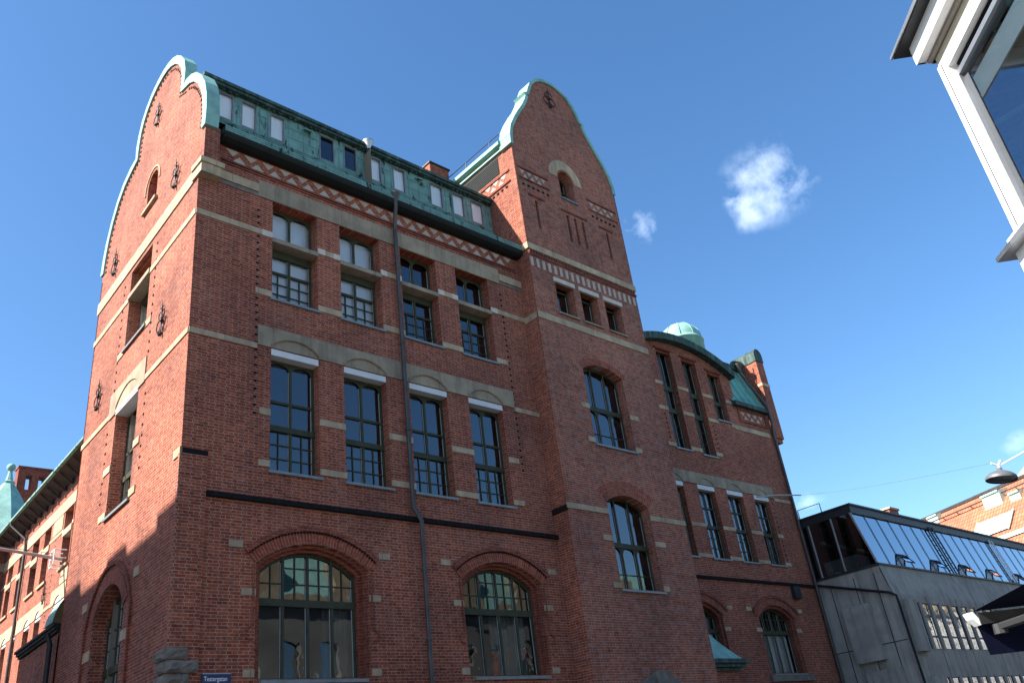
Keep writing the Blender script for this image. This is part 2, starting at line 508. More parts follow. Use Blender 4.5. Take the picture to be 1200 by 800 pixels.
def opening(s0, s1, z0, z1, rise=0.0, n=14):
    """outline of an opening whose crown is at z1 with a segmental head of the given rise"""
    pts = [(s0, z0), (s1, z0)]
    if rise <= 0:
        return pts + [(s1, z1), (s0, z1)]
    c = (s1 - s0) / 2; R = (c * c + rise * rise) / (2 * rise); cz = z1 - R; cs = (s0 + s1) / 2
    a = math.asin(min(1, c / R))
    if rise > c: a = math.pi - a
    for k in range(n + 1):
        t = a - 2 * a * k / n
        pts.append((cs + R * math.sin(t), cz + R * math.cos(t)))
    return pts
def headz(s, s0, s1, z1, rise):
    if rise <= 0: return z1
    c = (s1 - s0) / 2; R = (c * c + rise * rise) / (2 * rise); cs = (s0 + s1) / 2
    return z1 - R + math.sqrt(max(0, R * R - (s - cs) ** 2))
def arc(cs, cz, R, a, n=24):
    return [(cs - R * math.sin(a - 2 * a * k / n), cz + R * math.cos(a - 2 * a * k / n)) for k in range(n + 1)]

# ------------------------------------------------------------------ ground, road
g = MB(); g.quad(Vector((-900, -900, -0.15)), Vector((900, -900, -0.15)), Vector((900, 900, -0.15)), Vector((-900, 900, -0.15)))
struct(g.build("ground", M_GROUND))
X0 = Frame((0, 0, 0), (1, 0, 0), (0, -1, 0))
g = MB(); g.quad(Vector((-14.8, -200, -0.12)), Vector((150, -200, -0.12)), Vector((150, -3.4, -0.12)), Vector((-14.8, -3.4, -0.12)))
g.quad(Vector((-14.8, -3.4, -0.12)), Vector((-3.2, -3.4, -0.12)), Vector((-3.2, 150, -0.12)), Vector((-14.8, 150, -0.12)))
struct(g.build("road", M_ASPHALT))
g = MB()
g.box(X0, -3.0, 120, -0.14, 0.0, 0.0, 3.2)
g.box(X0, -3.0, -0.02, -0.14, 0.0, -120, -0.004)
struct(g.build("pavement", M_PAVE))
g = MB()
g.box(X0, -3.2, 120, -0.14, 0.005, 3.2, 3.4)
g.box(X0, -3.2, -3.0, -0.14, 0.005, -120, 3.2)
struct(g.build("kerb", M_KERB))
g = MB()
for k in range(14):
    g.box(X0, -2 + k * 6, 1 + k * 6, -0.119, -0.112, 11.0, 11.15)
struct(g.build("road_marking", M_WHITE))

# ------------------------------------------------------------------ the main brick building
BASE = (0.0, 0.0, 0.0)
B = thing("brick_building", "large red brick corner building with curved copper-capped gables and pale stone bands", "building", BASE)
F = Frame((0, 0, 0), (1, 0, 0), (0, -1, 0))
GA = 0.037515
G = Frame((0, 0, 0), (math.sin(GA), math.cos(GA), 0), (-math.cos(GA), math.sin(GA), 0))
TD = 0.655
T = Frame((0, -TD, 0), (1, 0, 0), (0, -1, 0))
TS = Frame((12.05, 0, 0), (0, 1, 0), (-1, 0, 0))          # tower's left flank, u = world y
WA = -0.027622
W = Frame((0, 3.05, 0), (math.cos(WA), math.sin(WA), 0), (math.sin(WA), -math.cos(WA), 0))

def outline_frame(mb, fr, s0, s1, z0, z1, rise, wd, d0, d1):
    o = opening(s0, s1, z0, z1, rise)
    ri = max(0.0, rise * (s1 - s0 - 2 * wd) / (s1 - s0)) if rise > 0 else 0
    i = opening(s0 + wd, s1 - wd, z0 + wd, z1 - wd, ri)
    mb.strip(fr, o, i, d1, d1, closed=True)
    mb.skirt(fr, i, d1, d0)

def spandrel(mb, fr, s0, s1, zt, h, d):
    """the two corner pieces that give a pane an arched head"""
    n = 8
    top = [(s0 + (s1 - s0) * k / n, zt) for k in range(n + 1)]
    cs, c = (s0 + s1) / 2, (s1 - s0) / 2
    lo = [(s, zt - h * (1 - math.sqrt(max(0, 1 - ((s - cs) / c) ** 2)))) for s, _ in top]
    mb.strip(fr, top, lo, d, d)

def window(parent, fr, s0, s1, z0, z1, rise=0.0, depth=0.25, mull=(0.5,), bars=(), cols=(), arched=(), gl=None,
           sill=True, frame_w=0.07, mat=None, sill_out=0.07, edge_strip=True, sill_mat=None):
    """bars: (z, height) of full-width transoms; cols: (z0, z1, columns, rows, span) of thin glazing bars per light"""
    mb = MB()
    d0, d1 = -depth - 0.05, -depth + 0.02
    outline_frame(mb, fr, s0, s1, z0, z1, rise, frame_w, d0, d1)
    wd = s1 - s0
    ms = [s0 + wd * f for f in mull]
    for s_ in ms:
        mb.box(fr, s_ - 0.035, s_ + 0.035, z0 + 0.02, headz(s_, s0, s1, z1, rise) - 0.02, d0, d1 + 0.012)
    for z_, h in bars:
        mb.box(fr, s0 + 0.02, s1 - 0.02, z_ - h / 2, z_ + h / 2, d0 + 0.003, d1 + (0.035 if h > 0.1 else 0.006))
    edges = [s0 + frame_w * 0.6] + ms + [s1 - frame_w * 0.6]
    for (za, zb, nc, nr) in cols:
        for a, b in zip(edges[:-1], edges[1:]):
            for k in range(1, nc):
                s_ = a + (b - a) * k / nc
                zt = min(zb, headz(s_, s0, s1, z1, rise) - 0.03)
                mb.box(fr, s_ - 0.014, s_ + 0.014, za, zt, d0 + 0.01, d1 - 0.012)
            for k in range(1, nr):
                z_ = za + (zb - za) * k / nr
                if z_ < min(headz(a + 0.05, s0, s1, z1, rise), headz(b - 0.05, s0, s1, z1, rise)) - 0.03:
                    mb.box(fr, a, b, z_ - 0.014, z_ + 0.014, d0 + 0.012, d1 - 0.015)
    for (zt, h) in arched:
        for a, b in zip(edges[:-1], edges[1:]):
            spandrel(mb, fr, a + 0.02, b - 0.02, zt, h, d1 + 0.003)
    wo = mb.build("window", mat or M_FRAME, parent)
    gb = MB(); gb.panel(fr, opening(s0 + 0.02, s1 - 0.02, z0 + 0.02, z1 - 0.02, rise * 0.97), (), -depth - 0.02)
    gb.build("glass", gl or M_GLASS, wo)
    if edge_strip:  # thin pale strip down the right edge of every pane
        bb = MB()
        for s_ in edges[1:]:
            x = s_ - 0.036 if s_ != edges[-1] else s1 - frame_w - 0.004
            bb.box(fr, x - 0.022, x, z0 + frame_w, headz(x, s0, s1, z1, rise) - frame_w - 0.05 - (arched[0][1] * 0.6 if arched else 0), -depth - 0.018, -depth - 0.006)
        bb.build("pane_edge_strip", M_PANE_EDGE, wo)
    if sill:
        sb = MB()
        P = [(s0 - 0.06, s1 + 0.06)]
        for a, b in P:
            q = [fr.p(a, z0 + 0.03, -depth), fr.p(b, z0 + 0.03, -depth), fr.p(b, z0 - 0.03, sill_out), fr.p(a, z0 - 0.03, sill_out)]
            q2 = [v - UP * 0.07 for v in q]
            i = len(sb.v); sb.v += q + q2
            for f_ in ((0, 1, 2, 3), (4, 7, 6, 5), (2, 6, 7, 3), (0, 3, 7, 4), (1, 5, 6, 2)):
                sb.f.append(tuple(i + k for k in f_))
        sb.build("sill", sill_mat or M_SILL, wo)
    return wo

def blind(wo, fr, s0, s1, z0, z1, d, mat=None, name="blind", waves=0):
    mb = MB()
    if waves:
        n = waves * 6
        l0 = [(s0 + (s1 - s0) * k / n) for k in range(n + 1)]
        for k in range(n):
            da, db = d + 0.05 * math.sin(k * 2 * math.pi / 6), d + 0.05 * math.sin((k + 1) * 2 * math.pi / 6)
            mb.quad(fr.p(l0[k], z0, da), fr.p(l0[k + 1], z0, db), fr.p(l0[k + 1], z1, db), fr.p(l0[k], z1, da))
    else:
        mb.box(fr, s0, s1, z0, z1, d - 0.012, d)
    return mb.build(name, mat or M_BLIND, wo)

def band(parent, fr, name, mat, pieces, d=0.028, back=0.02):
    """pieces (s0, s1, z0, z1) of stone let into the wall, proud of it"""
    if name == "checker_frieze":                 # a surface pattern: stays one part
        mb = MB()
        for (a, b, z0, z1) in pieces:
            mb.box(fr, a, b, z0, z1, -back, d)
        return mb.build(name, mat, parent)
    for (a, b, z0, z1) in pieces:
        mb = MB()
        j = [random.uniform(-0.006, 0.006) for _ in range(3)]
        if name == "stone_block":
            a, b, d_ = a + abs(j[0]), b - abs(j[1]), d + j[2] * 0.5
        else:
            d_ = d
        mb.box(fr, a, b, z0, z1, -back, d_)
        o = mb.build(name, mat, parent)
    return o

def studs(parent, fr, cols):
    for s_, z0, z1, st in cols:
        mb = MB()
        n = int((z1 - z0) / st)
        for k in range(n + 1):
            z = z0 + k * st
            mb.box(fr, s_ - 0.036, s_ + 0.036, z - 0.028, z + 0.028, -0.02, 0.018)
        mb.build("stud_row", M_SOOT, parent)

def arch_ring(mb, fr, cs, cz, R0, R1, a, d, back=0.03, n=28):
    lo, hi = arc(cs, cz, R0, a, n), arc(cs, cz, R1, a, n)
    L = [2 * a * (R0 + R1) / 2 * k / n for k in range(n + 1)]
    mb.strip(fr, lo, hi, d, d, L)
    mb.skirt(fr, hi, d, -back, False)
    mb.skirt(fr, lo, d, -back, False)
    for e in (0, n):
        mb.quad(fr.p(*lo[e], d), fr.p(*hi[e], d), fr.p(*hi[e], -back), fr.p(*lo[e], -back))

# ---- street front -------------------------------------------------------
FX = [2.23, 4.45, 6.69, 8.97]
FW = 1.44
up_h = [opening(x, x + FW, 14.43, 17.68) for x in FX]
mid_h = [opening(x, x + FW - 0.02, 9.47, 12.84) for x in FX]
GC = [3.45, 9.57]
gr_h = [opening(c - 1.53, c + 1.53, 4.58, 7.68, 0.55) for c in GC]
mb = MB()
mb.panel(F, [(0.0, 0), (12.05, 0), (12.05, 19.6), (0.0, 19.6)], up_h + mid_h + gr_h, 0, [0.38] * 4 + [0.28] * 4 + [0.10] * 2)
mb.build("street_wall", M_BRICK, B)
# stepped brick mouldings inside the ground-floor arches
for c in GC:
    mb = MB()
    mb.panel(F, opening(c - 1.54, c + 1.54, 4.57, 7.69, 0.55), [opening(c - 1.43, c + 1.43, 4.58, 7.61, 0.53)], -0.10, 0.12)
    mb.panel(F, opening(c - 1.44, c + 1.44, 4.57, 7.62, 0.53), [opening(c - 1.33, c + 1.33, 4.58, 7.54, 0.51)], -0.22, 0.16)
    mb.build("arch_moulding", M_BRICK_B, B)
for c in GC:
    mb = MB(); mh = MB()
    a = math.asin(1.82 / 2.82)
    cz = 7.68 - 2.40
    arch_ring(mb, F, c, cz, 2.415, 2.71, a, 0.035)
    arch_ring(mh, F, c, cz, 2.712, 2.83, a * 1.01, 0.085)
    mb.build("soldier_arch", M_SOLD, B)
    mh.build("hood_mould", M_BRICK_B, B)
# dark dentils under the hood mouldings
mb = MB()
for c in GC:
    a = math.asin(1.82 / 2.82); cz = 7.68 - 2.40
    n = 44
    for k in range(n):
        t = -a + 2 * a * (k + 0.5) / n
        u, z = c + 2.70 * math.sin(t), cz + 2.70 * math.cos(t)
        mb.box(F, u - 0.022, u + 0.022, z - 0.03, z + 0.012, 0.0, 0.072)
mb.build("dentil_row", M_SOOT, B)
# slim roll mouldings that end in a corbel on the right of the ground windows
mb = MB()
for c in GC:
    for sgn in (-1, 1):
        u = c + sgn * 1.60
        mb.tube([F.p(u, 7.05, 0.02), F.p(u, 5.75, 0.02), F.p(u + sgn * 0.16, 5.60, 0.02), F.p(u + sgn * 0.16, 5.45, 0.02), F.p(u, 5.42, 0.0)], 0.035, 6)
mb.build("roll_moulding", M_BRICK_B, B)

for x in FX:
    i = FX.index(x)
    wl = window(B, F, x, x + FW, 14.43, 17.68, 0, 0.38, (0.5,), bars=((15.52, 0.07), (16.18, 0.30)), cols=((14.5, 15.5, 2, 3),),
                arched=((17.60, 0.20),), gl=M_GLASS_B if i < 2 else M_GLASS)
    tb = MB(); tb.box(F, x - 0.02, x + FW + 0.02, 16.26, 16.40, -0.42, 0.045)
    tb.build("stone_transom", M_LINTEL, wl)
    if i < 2:
        blind(wl, F, x + 0.06, x + FW - 0.06, 14.5 if i == 0 else 14.5, 17.6, -0.47)
    wm = window(B, F, x, x + FW - 0.02, 9.47, 12.66, 0, 0.28, (0.5,), bars=((11.45, 0.07), (10.70, 0.15)), cols=((9.52, 10.64, 2, 3),),
                arched=((12.58, 0.22),))
    rb = MB(); rb.box(F, x + 0.005, x + FW - 0.03, 12.655, 12.835, -0.30, 0.015)
    rb.build("roller_box", M_ROLLER, wm)
    if i == 0:
        blind(wm, F, x + 0.1, x + 0.6, 9.5, 9.9, -0.6, M_CURTAIN, "table_clutter", 2)
for c in GC:
    i = GC.index(c)
    wg = window(B, F, c - 1.33, c + 1.33, 4.58, 7.54, 0.51, 0.36, (0.25, 0.5, 0.75), bars=((6.33, 0.17),), cols=((6.40, 7.55, 2, 3),), gl=M_GLASS_OLD if i else M_GLASS)
    if i == 0:
        blind(wg, F, c + 0.55, c + 1.28, 4.62, 6.3, -0.62, M_CURTAIN, "curtain", 5)
    else:
        blind(wg, F, c - 0.1, c + 1.28, 4.62, 6.3, -0.70, M_CURTAIN, "curtain", 8)
# granite sill courses beneath the two arched windows
for c in GC:
    pass

band(B, F, "stone_band", M_STONE, [(0.0, 2.23, 16.38, 16.56)] + [(FX[k] + FW, FX[k + 1], 16.38, 16.56) for k in range(3)] + [(FX[3] + FW, 12.05, 16.38, 16.56)])
band(B, F, "stone_block", M_WSTONE, [(1.90, 2.225, 16.375, 16.565)] + [q for k in range(3) for q in ((FX[k] + FW + 0.005, FX[k] + FW + 0.25, 16.375, 16.565), (FX[k + 1] - 0.25, FX[k + 1] - 0.005, 16.375, 16.565))] + [(FX[3] + FW + 0.005, FX[3] + FW + 0.3, 16.375, 16.565)], 0.034)
band(B, F, "stone_band", M_STONE, [(0.0, 1.83, 12.74, 12.90), (10.93, 12.05, 12.74, 12.90)])
band(B, F, "stone_band", M_STONE, [(0.52, 1.76, 17.82, 18.10), (10.97, 12.05, 17.82, 18.10)], 0.05)
# thick lintel course of the upper windows
band(B, F, "lintel_course", M_LINTEL, [(1.76, 10.97, 17.69, 18.26)], 0.035)
# slate-coloured brick course beneath the thin ends of that band
band(B, F, "blue_brick_course", M_GRANITE, [(0.52, 2.22, 17.68, 17.80), (10.42, 12.05, 17.68, 17.80)], 0.02)
# the pieces of stone at sill and transom height
pcs = [(1.74, 2.23, 14.42, 14.60)] + [(FX[k] + FW, FX[k + 1], 14.42, 14.60) for k in range(3)] + [(FX[3] + FW, FX[3] + FW + 0.5, 14.42, 14.60)]
band(B, F, "stone_block", M_STONE, pcs)
for zc in (10.90, 9.52):
    pcs = [(1.92, 2.23, zc, zc + 0.17)] + [(FX[k] + FW - 0.02, FX[k + 1], zc, zc + 0.17) for k in range(3)] + [(FX[3] + FW - 0.02, FX[3] + FW + 0.42, zc, zc + 0.17)]
    band(B, F, "stone_block", M_STONE, pcs)
pcs = []
for c in GC:
    for sgn in (-1, 1):
        for zc, u0, u1 in ((7.46, 1.87, 2.22), (6.38, 1.53, 1.88), (4.62, 1.53, 1.80)):
            a, b = c + sgn * u0, c + sgn * u1
            pcs.append((min(a, b), max(a, b), zc, zc + 0.16))
band(B, F, "stone_block", M_STONE, pcs)
# lintel over the first-floor windows with arched tympana
mb = MB()
lint_out = [(1.84, 12.86), (1.84, 13.45), (10.93, 13.45), (10.93, 12.86)]
holes = [opening(x + 0.0, x + FW - 0.02, 12.862, 13.20, 0.30) for x in FX]
mb.panel(F, lint_out, holes, 0.04, 0.10, 0.06)
mb.panel(F, [(1.86, 12.865), (1.86, 13.43), (10.91, 13.43), (10.91, 12.865)], (), 0.008)
for x in FX:
    a_ = arc(x + FW / 2 - 0.01, 13.20 - (0.71 ** 2 + 0.3 ** 2) / 0.6, (0.71 ** 2 + 0.3 ** 2) / 0.6 + 0.03, math.asin(0.71 / ((0.71 ** 2 + 0.3 ** 2) / 0.6)))
    mb.tube([F.p(u, z, 0.045) for u, z in a_], 0.03, 6)
mb.build("lintel_course", M_LINTEL, B)
# dark string courses
mb = MB()
mb.box(F, 0.64, 12.05, 8.58, 8.70, -0.02, 0.10)
mb.box(F, 0.0, 0.62, 9.54, 9.66, -0.02, 0.07)
mb.build("string_course", M_SOOT, B)
mb = MB()
mb.box(F, -0.05, 0.62, 4.0, 9.54, -0.03, 0.055)
mb.build("corner_pier", M_BRICK, B)
# rough stone quoins at the foot of the corner
mb = MB()
def rough_face(mb, fr, u0, u1, z0, z1, d):
    nx, nz = 7, 4
    P = {}
    for a in range(nx + 1):
        for b in range(nz + 1):
            e = a in (0, nx) or b in (0, nz)
            P[a, b] = fr.p(u0 + (u1 - u0) * a / nx + (0 if a in (0, nx) else random.uniform(-.012, .012)), z0 + (z1 - z0) * b / nz + random.uniform(-.008, .008), d + (0 if e else random.uniform(0.02, 0.085)))
    for a in range(nx):
        for b in range(nz):
            mb.quad(P[a, b], P[a + 1, b], P[a + 1, b + 1], P[a, b + 1])
    mb.box(fr, u0, u1, z0 + 0.01, z1 - 0.01, -0.05, d - 0.012)
for k in range(9):
    z = 5.22 - 0.26 * k
    wdt = (0.42 if k % 2 == 0 else 0.58) + random.uniform(-0.05, 0.05)
    rough_face(mb, F, -0.10, wdt, z - 0.24, z, 0.085 + 0.03 * (k % 2))
    rough_face(mb, G, -0.05, 0.75 - wdt * 0.6, z - 0.24, z, 0.085)
mb.build("quoin_stones", M_GRANITE, B)
studs(B, F, [(1.79, 10.9, 17.35, 0.225), (10.96, 10.7, 17.35, 0.225)])
# cornice: moulded brick, dentils, zigzag frieze, black gutter
mb = MB()
mb.box(F, 0.62, 11.9, 18.50, 18.56, -0.02, 0.05)
mb.box(F, 0.62, 11.9, 18.42, 18.47, -0.02, 0.03)
mb.box(F, 0.62, 11.9, 19.02, 19.10, -0.02, 0.06)
n = int(11.3 / 0.15)
for k in range(n):
    mb.box(F, 0.64 + k * 0.15, 0.71 + k * 0.15, 19.10, 19.28, -0.02, 0.10)
mb.build("brick_cornice", M_BRICK_B, B)
def zigzag(parent, fr, s0, s1, z0, z1, pitch, d=0.012):
    mb = MB()
    n = max(1, int(round((s1 - s0) / pitch)))
    p = (s1 - s0) / n
    h = z1 - z0
    for k in range(n):
        a = s0 + k * p
        gw = p * 0.085
        for tri in ([(a + gw, z1), (a + p * 0.80, z1), (a + p * 0.44, z1 - h * 0.56)],
                    [(a + p * 0.12 + p * 0.36, z0), (a + p * 1.18, z0), (a + p * 0.83, z0 + h * 0.56)]):
            if max(t[0] for t in tri) > s1 + 0.02: continue
            mb.panel(fr, tri, (), d, 0, 0.02)
    return mb.build("zigzag_frieze", M_PALETRI, parent)
zigzag(B, F, 0.70, 11.85, 18.60, 18.98, 0.56)
mb = MB()
prof = [(0.03, 19.02), (0.22, 19.02), (0.36, 19.07), (0.41, 19.14), (0.42, 19.22), (0.03, 19.22)]
for a, b in zip(prof, prof[1:] + prof[:1]):
    mb.quad(F.p(0.52, a[1], a[0]), F.p(11.99, a[1], a[0]), F.p(11.99, b[1], b[0]), F.p(0.52, b[1], b[0]))
for u in (0.52, 11.99): mb.poly([F.p(u, z, d) for d, z in prof])
mb.build("gutter", M_GUTTER, B)
mb = MB()
for k, (d, z) in enumerate(((0.45, 19.265), (0.43, 19.33), (0.41, 19.395), (0.02, 19.80))):
    pass
mb.box(F, 0.52, 11.97, 19.225, 19.44, 0.1, 0.40)
mb.quad(F.p(0.52, 19.445, 0.40), F.p(11.97, 19.445, 0.40), F.p(11.97, 20.78, -1.0), F.p(0.52, 20.78, -1.0))
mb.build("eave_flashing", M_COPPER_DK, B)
for d, z in ((0.445, 19.23), (0.43, 19.31), (0.415, 19.39)):
    mb = MB(); mb.box(F, 0.52, 11.97, z, z + 0.045, d - 0.10, d); mb.build("gutter_lip", M_COPPER_ST, B)

# ---- attic band with its windows ---------------------------------------
AT = Frame((0, 1.05, 0), (1, 0, 0), (0, -1, 0))
aw = [(0.86, 1.40), (1.64, 2.18), (2.63, 3.17), (4.44, 5.03), (5.38, 5.92), (6.41, 6.94), (7.42, 7.98), (9.08, 9.70), (10.12, 10.74), (11.04, 11.69)]
mb = MB()
mb.panel(AT, [(0.5, 20.7), (12.05, 20.7), (12.05, 22.3), (0.5, 22.3)], [opening(a, b, 21.08, 22.14) for a, b in aw], 0, 0.06)
for u in (1.52, 2.28, 2.56, 3.30, 3.85, 4.36, 5.2, 6.05, 6.32, 7.05, 7.34, 8.1, 8.55, 9.0, 9.8, 10.05, 10.85, 11.8):
    mb.box(AT, u - 0.012, u + 0.012, 21.08, 22.14, 0.0, 0.022)
for a, b in ((1.43, 1.61), (2.21, 2.6), (3.2, 4.41), (5.06, 5.35), (5.95, 6.38), (6.97, 7.39), (8.01, 9.05), (9.73, 10.09), (10.77, 11.01)):
    mb.box(AT, a, b, 21.80, 21.815, 0, 0.018)
    mb.box(AT, a, b, 21.42, 21.435, 0, 0.015) if b - a > 0.8 else None
mb.build("attic_wall", M_COPPER_ST, B)
mb = MB()
for k in range(4):
    mb.box(AT, 0.5, 12.0, 20.72 + k * 0.085, 20.75 + k * 0.085, -0.01, 0.16 - k * 0.035)
mb.build("attic_ledge", M_COPPER_ST, B)
for k, (a, b) in enumerate(aw):
    mb = MB()
    outline_frame(mb, AT, a, b, 21.08, 22.14, 0, 0.045, -0.06, 0.012)
    wo = mb.build("attic_window", M_SILL, B)
    gb = MB(); gb.panel(AT, opening(a + 0.02, b - 0.02, 21.1, 22.12), (), -0.045); gb.build("glass", M_GLASS_A if k not in (3, 4) else M_GLASS_D, wo)
    if k not in (3, 4):
        blind(wo, AT, a + 0.03, b - 0.03, 21.1, 22.13, -0.10, M_BLIND)
mb = MB()
mb.box(F, 0.3, 12.02, 22.20, 22.38, -6.3, -0.86)
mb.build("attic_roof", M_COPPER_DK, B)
mb = MB()
mb.box(F, 0.3, 12.02, 22.30, 22.42, -0.87, -0.80)
for k in range(60):
    if random.random() < 0.75:
        u = 0.6 + k * 0.19
        mb.box(F, u, u + 0.05 + 0.06 * random.random(), 22.14, 22.20, -1.0, -0.93)
mb.build("roof_edge", M_COPPER_DK, B)
for u in (3.95, 8.55):
    mb = MB()
    q = [AT.p(u - 0.14, 22.02, 0.02), AT.p(u + 0.14, 22.02, 0.02), AT.p(u + 0.14, 21.90, 0.22), AT.p(u - 0.14, 21.90, 0.22)]
    mb.poly(q); mb.poly([v - UP * 0.03 for v in q]); 
    for k in range(4): mb.quad(q[k], q[(k + 1) % 4], q[(k + 1) % 4] - UP * 0.03, q[k] - UP * 0.03)
    mb.build("vent_hood", M_COPPER, B)

# ---- rain pipes ----------------------------------------------------------
def hopper(mb, c, r0, r1, h):
    mb.lathe(c, [(r0, 0), (r0 * 1.1, 0.05), (r1, h), (r1 * 1.05, h + 0.04), (r1 * 0.9, h + 0.04), (r0 * 0.8, 0.04)], 12)
mb = MB()
mb.tube([F.p(6.36, 19.16, 0.40), F.p(6.38, 18.95, 0.36), F.p(6.44, 18.6, 0.20), F.p(6.46, 18.2, 0.14), F.p(6.46, 8.95, 0.13), F.p(6.50, 8.80, 0.20), F.p(6.62, 8.55, 0.24), F.p(6.62, 0.2, 0.16)], 0.065, 10)
for z in (16.9, 14.0, 11.2, 7.2, 5.4): mb.lathe(F.p(6.46 if z > 8.9 else 6.62, z, 0.13 if z > 8.9 else 0.20), [(0.068, 0), (0.085, 0.01), (0.085, 0.07), (0.068, 0.08)], 10)
pp = mb.build("downpipe", M_PIPE, B, True)
mb = MB(); hopper(mb, F.p(6.36, 19.14, 0.40), 0.07, 0.16, 0.28); mb.build("hopper", M_PIPE, pp, True)
mb = MB()
mb.tube([AT.p(6.24, 22.2, 0.26), AT.p(6.24, 22.08, 0.20), AT.p(6.26, 21.9, 0.07), AT.p(6.26, 20.9, 0.07)], 0.05, 10)
pp = mb.build("downpipe", M_DARKMETAL, B, False)
mb = MB(); hopper(mb, AT.p(6.24, 22.14, 0.27), 0.06, 0.19, 0.30); mb.build("hopper", M_ALU, pp, True)

# ---- gable towards the side street ---------------------------------------
gable = [(0.0, 0), (8.58, 0), (8.58, 19.2), (8.52, 19.8), (8.35, 20.45), (8.05, 21.1), (7.6, 21.72), (7.05, 22.15), (6.45, 22.36), (5.88, 22.44), (5.90, 22.95),
         (5.80, 23.45), (5.58, 23.92), (5.25, 24.25), (4.80, 24.52), (4.30, 24.66), (3.80, 24.70), (3.35, 24.66), (2.95, 24.53), (2.52, 24.28), (2.12, 23.90), (1.80, 23.45), (1.66, 22.95), (1.68, 22.30),
         (1.45, 22.31), (1.05, 22.18), (0.62, 21.90), (0.20, 21.44), (-0.12, 20.9), (-0.30, 20.35), (-0.36, 19.75), (-0.32, 19.2), (-0.30, 18.08), (0.0, 18.08)]
gh = [opening(3.40, 5.20, 14.70, 17.45), opening(3.50, 5.38, 9.60, 12.82), opening(3.15, 5.50, 2.6, 7.55, 0.85), opening(3.52, 4.38, 19.25, 20.55, 0.43)]
mb = MB()
mb.panel(G, gable, gh, 0, [0.38, 0.38, 0.40, 0.30])
mb.panel(G, opening(3.5, 4.4, 19.2, 20.6, 0.43), (), -0.30)
mb.build("gable_wall", M_BRICK, B)
# pier that carries the coping, seen from the street front
mb = MB()
mb.box(F, 0.004, 0.43, 18.08, 19.28, -0.4, 0.30)
mb.build("gable_pier", M_BRICK, B)
mb = MB()
mb.panel(G, gable[2:-2], (), -0.32)
mb.build("gable_back", M_BRICK, B)
# copper coping following the curves, wrapped 0.22 m down the face
top = gable[2:-2]
def offset(line, dist):
    res = []
    for k, p in enumerate(line):
        a = line[max(0, k - 1)]; b = line[min(len(line) - 1, k + 1)]
        t = Vector((b[0] - a[0], b[1] - a[1])).normalized()
        nrm = Vector((t.y, -t.x))
        res.append((p[0] + nrm.x * dist, p[1] + nrm.y * dist))
    return res
def smooth_line(l, keep, it=2):
    for _ in range(it):
        o = [l[0]]
        for a, b in zip(l[:-1], l[1:]):
            o += [(a[0] * .75 + b[0] * .25, a[1] * .75 + b[1] * .25), (a[0] * .25 + b[0] * .75, a[1] * .25 + b[1] * .75)]
        l = o + [l[-1]]
    return l
def coping(parent, fr, line, d_out, d_in, lip, thick, mat):
    o = offset(line, thick); i = offset(line, -lip)
    mb = MB()
    mb.strip(fr, o, i, d_out, d_out)
    mb.strip(fr, i, i, d_out, d_out - 0.06)
    mb.strip(fr, o, o, d_out, d_in)
    mb.strip(fr, o, i, d_in, d_in)
    for e in (0, -1):
        mb.quad(fr.p(*o[e], d_out), fr.p(*i[e], d_out), fr.p(*i[e], d_in), fr.p(*o[e], d_in))
    # standing seams across the top
    for k in range(2, len(o) - 1, 3):
        a = offset(line, thick + 0.02)[k]
        nx = o[min(k + 1, len(o) - 1)]
        t = Vector((nx[0] - o[k][0], nx[1] - o[k][1])); t = t.normalized() * 0.02
        mb.quad(fr.p(*a, d_out - 0.01), fr.p(a[0] + t.x, a[1] + t.y, d_out - 0.01), fr.p(a[0] + t.x, a[1] + t.y, d_in + 0.01), fr.p(*a, d_in + 0.01))
    return mb.build("coping", mat, parent)
cp = coping(B, G, top, 0.06, -0.33, 0.20, 0.09, M_COPPER)
mb = MB()      # dark header bricks along the inside of the coping
ins = offset(top, -0.36)
for a, b in zip(ins[:-1], ins[1:]):
    L = math.hypot(b[0] - a[0], b[1] - a[1]); n = max(1, int(L / 0.17))
    for k in range(n):
        u, z = a[0] + (b[0] - a[0]) * k / n, a[1] + (b[1] - a[1]) * k / n
        if u > -0.05 or z > 20: mb.box(G, u - 0.04, u + 0.04, z - 0.028, z + 0.028, -0.02, 0.02)
mb.build("header_row", M_SOOT, B)
# stone kneeler at the corner and the bands
mb = MB()
mb.box(F, -0.06, 0.54, 17.62, 18.07, -0.3, 0.30)
mb.box(F, -0.10, 0.58, 17.92, 18.085, -0.3, 0.35)
mb.build("kneeler_stone", M_STONE, B)
band(B, G, "stone_band", M_STONE, [(0.3, 8.60, 17.60, 18.04)], 0.035)
band(B, G, "stone_band", M_STONE, [(0.0, 3.40, 16.38, 16.56), (5.20, 8.60, 16.38, 16.56)])
band(B, G, "stone_band", M_STONE, [(0.0, 3.0, 12.74, 12.90), (5.95, 8.60, 12.74, 12.90)])
mb = MB()
mb.panel(G, [(3.0, 12.70), (3.0, 13.48), (5.95, 13.48), (5.95, 12.70)], [opening(3.50, 5.38, 12.702, 13.28, 0.36)], 0.035, 0.08, 0.05)
mb.panel(G, [(3.02, 12.83), (3.02, 13.46), (5.93, 13.46), (5.93, 12.83)], (), 0.006)
mb.build("lintel_course", M_LINTEL, B)
band(B, G, "stone_block", M_STONE, [(2.95, 3.40, 14.55, 14.75), (5.20, 5.75, 14.55, 14.75), (3.05, 3.50, 9.60, 9.80), (5.38, 5.95, 9.60, 9.80), (3.05, 3.50, 10.95, 11.15), (5.38, 5.95, 10.95, 11.15),
     (0.0, 0.42, 9.50, 9.72), (2.2, 2.55, 7.3, 7.52), (6.1, 6.5, 7.3, 7.52), (2.6, 3.15, 5.95, 6.2), (5.5, 6.2, 5.95, 6.2)])
